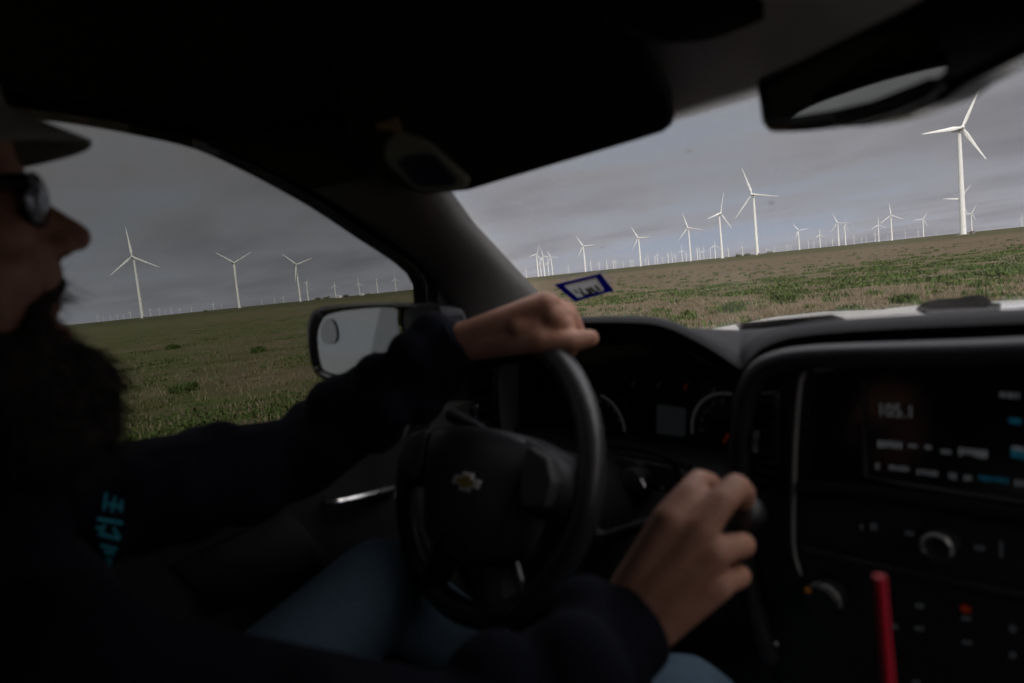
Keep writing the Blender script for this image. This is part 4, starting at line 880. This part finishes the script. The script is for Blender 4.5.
    j.cone(V3(-.02, .29, 1.40), SR, .082, .076); j.cone(SR, ER, .074, .062); j.cone(ER, ER+(WR-ER)*.90, .062, .0415)
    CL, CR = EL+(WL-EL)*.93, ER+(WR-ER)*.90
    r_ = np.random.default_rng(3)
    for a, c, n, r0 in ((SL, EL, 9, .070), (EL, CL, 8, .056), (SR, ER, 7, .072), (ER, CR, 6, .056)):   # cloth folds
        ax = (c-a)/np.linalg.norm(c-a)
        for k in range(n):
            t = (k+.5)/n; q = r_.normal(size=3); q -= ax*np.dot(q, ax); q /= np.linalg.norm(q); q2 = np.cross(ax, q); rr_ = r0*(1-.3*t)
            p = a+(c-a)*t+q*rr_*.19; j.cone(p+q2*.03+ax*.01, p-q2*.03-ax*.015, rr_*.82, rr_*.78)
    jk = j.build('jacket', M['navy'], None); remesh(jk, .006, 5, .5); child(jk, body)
    # cuffs are open rings round the wrists
    for c, w, r in ((CL, WL, .0385), (CR, WR, .0405)):
        ax = (w-c)/np.linalg.norm(w-c); q = MB(); q.tube([c-ax*.03, c-ax*.01, c+ax*.012, c+ax*.020, c+ax*.018], [r*.96, r, r*1.0, r*.97, r*.86], 24); child(q.build('jacket_cuff', M['navy'], None), jk)
    # lettering on the chest
    bv = BVHTree.FromPolygons([v.co for v in jk.data.vertices], [tuple(p.vertices) for p in jk.data.polygons])
    q = MB()
    def mark(pts):
        P = []
        for x, y in pts:
            h = bv.ray_cast(Vector(CAM), Vector(ray(x, y)).normalized())
            if h[0] is None: return
            P.append(np.array(h[0]+h[1]*(.003 if h[1].dot(Vector(CAM)-h[0]) > 0 else -.003)))
        q.add(P, [(0, 1, 2, 3)])
    for a, c, w in (((106, 494), (103, 511), 3.2), ((115, 497), (111, 513), 3), ((122, 500), (119, 512), 3), ((107, 505), (121, 507), 3),
                    ((97, 519), (121, 523), 3.6), ((96, 527), (104, 529), 3.4), ((98, 533), (118, 538), 3.6), ((112, 527), (118, 538), 3), ((101, 533), (104, 524), 3),
                    ((100, 544), (116, 548), 3.4), ((103, 550), (113, 552), 3), ((105, 557), (111, 559), 3.6), ((107, 562), (110, 563), 3)):
        a, c = np.array(a, float), np.array(c, float); t = (c-a)/np.linalg.norm(c-a); n = np.array((-t[1], t[0]))*w/2
        mark([a+n, c+n, c-n, a-n])
    for x, y in ((9, 462), (13, 470), (17, 478)): mark([(x-3, y-3), (x+1, y-5), (x+5, y+3), (x+1, y+5)])
    if q.v: child(q.build('chest_lettering', M['teal'], None, smooth=False, solid=.0008), jk)
    # jeans and shoes
    j = MB(); j.ball((-.06, HY, 1.03), (.15, .20, .12))
    for h, k, a in ((HL, KL, AL), (HR, KR, AR)): j.cone(h, k, .098, .074); j.cone(k, a, .072, .055)
    je = j.build('jeans', M['jeans'], None); remesh(je, .009, 6, .5); child(je, body)
    j = MB()
    for a in (AL, AR): j.cone(a+V3(.0, 0, -.06), a+V3(.16, 0, -.07), .045, .04); j.cone(a+V3(-.03, 0, -.08), a, .04, .045)
    sh = j.build('shoes', M['rubber'], None); remesh(sh, .008, 4); child(sh, body)
    # beard, moustache and hair with loose strands
    j = MB()
    j.ball((.062, HY, 1.584), (.060, .058, .046)); j.ball((.080, HY, 1.598), (.034, .040, .022)); j.ball((.088, HY, 1.565), (.056, .052, .046)); j.ball((.088, HY, 1.535), (.052, .048, .046))
    for s in (1, -1): j.cone((.03, HY+s*.054, 1.628), (.0, HY+s*.066, 1.69), .022, .012); j.cone((.108, HY+s*.004, 1.655), (.088, HY+s*.030, 1.632), .0085, .007); j.cone((.088, HY+s*.030, 1.632), (.080, HY+s*.034, 1.600), .010, .014)
    j.cone((-.06, HY, 1.60), (-.06, HY, 1.70), .060, .070); j.ball((-.045, HY, 1.73), (.085, .083, .085))
    hr = j.build('beard', M['hair'], None); remesh(hr, .004, 2); child(hr, body)
    me = hr.data; V = []; Fc = []
    idx = [v.index for v in me.vertices if v.co.z < 1.66]
    for i in r_.choice(idx, 5200):
        v = me.vertices[i]; p = np.array(v.co); n = np.array(v.normal)
        if p[0] < -.02: continue
        d = n*.7+np.array((.25, 0, -.9))*(.9 if p[2] < 1.63 else .3)+r_.normal(size=3)*.35; d /= np.linalg.norm(d); L = r_.uniform(.007, .026); s = np.cross(d, r_.normal(size=3)); s = s/np.linalg.norm(s)*.0006
        o = len(V); m_ = p+d*L*.5+r_.normal(size=3)*.0012; V += [p-s, p+s, m_+s*.7, m_-s*.7, p+d*L]; Fc += [(o, o+1, o+2, o+3), (o+3, o+2, o+4)]
    j = MB(); j.add(V, Fc); child(j.build('beard_strands', M['hair'], None, smooth=False), hr)
    # cap
    j = MB()
    rows = []
    for z, rx, ry, cx in ((1.775, .102, .086, -.008), (1.790, .103, .087, -.010), (1.812, .101, .085, -.012), (1.835, .093, .078, -.015), (1.850, .078, .065, -.018), (1.861, .050, .042, -.022), (1.865, .012, .010, -.024)):
        rows.append([V3(cx+rx*math.cos(a), HY+ry*math.sin(a), z) for a in np.linspace(0, 2*math.pi, 41)[:-1]])
    j.loft(rows, close_u=True); cp_ = j.build('cap', M['cap'], None, solid=.003); child(cp_, body)
    j = MB(); L = []
    for t in np.linspace(0, 1, 7):
        row = []
        for u in np.linspace(-1, 1, 21):
            a = u*R_(74); x0, y0 = -.010+.103*math.cos(a), .086*math.sin(a); ext = .052*math.cos(u*1.45)**.6*t
            row.append(V3(x0+ext+.004*t, HY+y0*(1-.06*t), 1.793-.022*t-.024*abs(u)**2.0))
        L.append(row)
    j.loft(L); child(j.build('cap_brim', M['cap'], None, solid=.004), cp_)
    # sunglasses
    j = MB()
    for s in (1, -1):
        c = V3(.098, HY+s*.035, 1.719); fr_ = rotm('Z', s*25) @ rotm('Y', 4)
        j.tube([c+fr_ @ V3(.0, .027*math.cos(a), .0205*math.sin(a)) for a in np.linspace(0, 2*math.pi, 25)[:-1]], .0016, 8, closed=True)
        j.tube([c+V3(-.008, s*.029, .010), V3(.055, HY+s*.076, 1.727), V3(-.01, HY+s*.086, 1.724), V3(-.03, HY+s*.084, 1.705)], [.004, .0035, .003, .003], 8, flat=1.6)
    j.tube([V3(.104, HY-.008, 1.724), V3(.107, HY, 1.727), V3(.104, HY+.008, 1.724)], .002, 8)
    sg = j.build('sunglasses', M['sgframe'], None); child(sg, body)
    j = MB()
    for s in (1, -1):
        c = V3(.098, HY+s*.035, 1.719); fr_ = rotm('Z', s*25) @ rotm('Y', 4); A_ = np.linspace(0, 2*math.pi, 25)[:-1]
        j.loft([[c+fr_ @ V3(dx, .026*k*math.cos(a), .0195*k*math.sin(a)) for a in A_] for k, dx in ((1, 0), (.7, .0025), (.35, .004), (.02, .0045))], close_u=True)
    child(j.build('lens', M['lens'], None, solid=.0012), sg)
M['lens'] = pbr('dark_lens', (.30, .32, .40), .12, .05, 20, metal=.5)
build_driver()
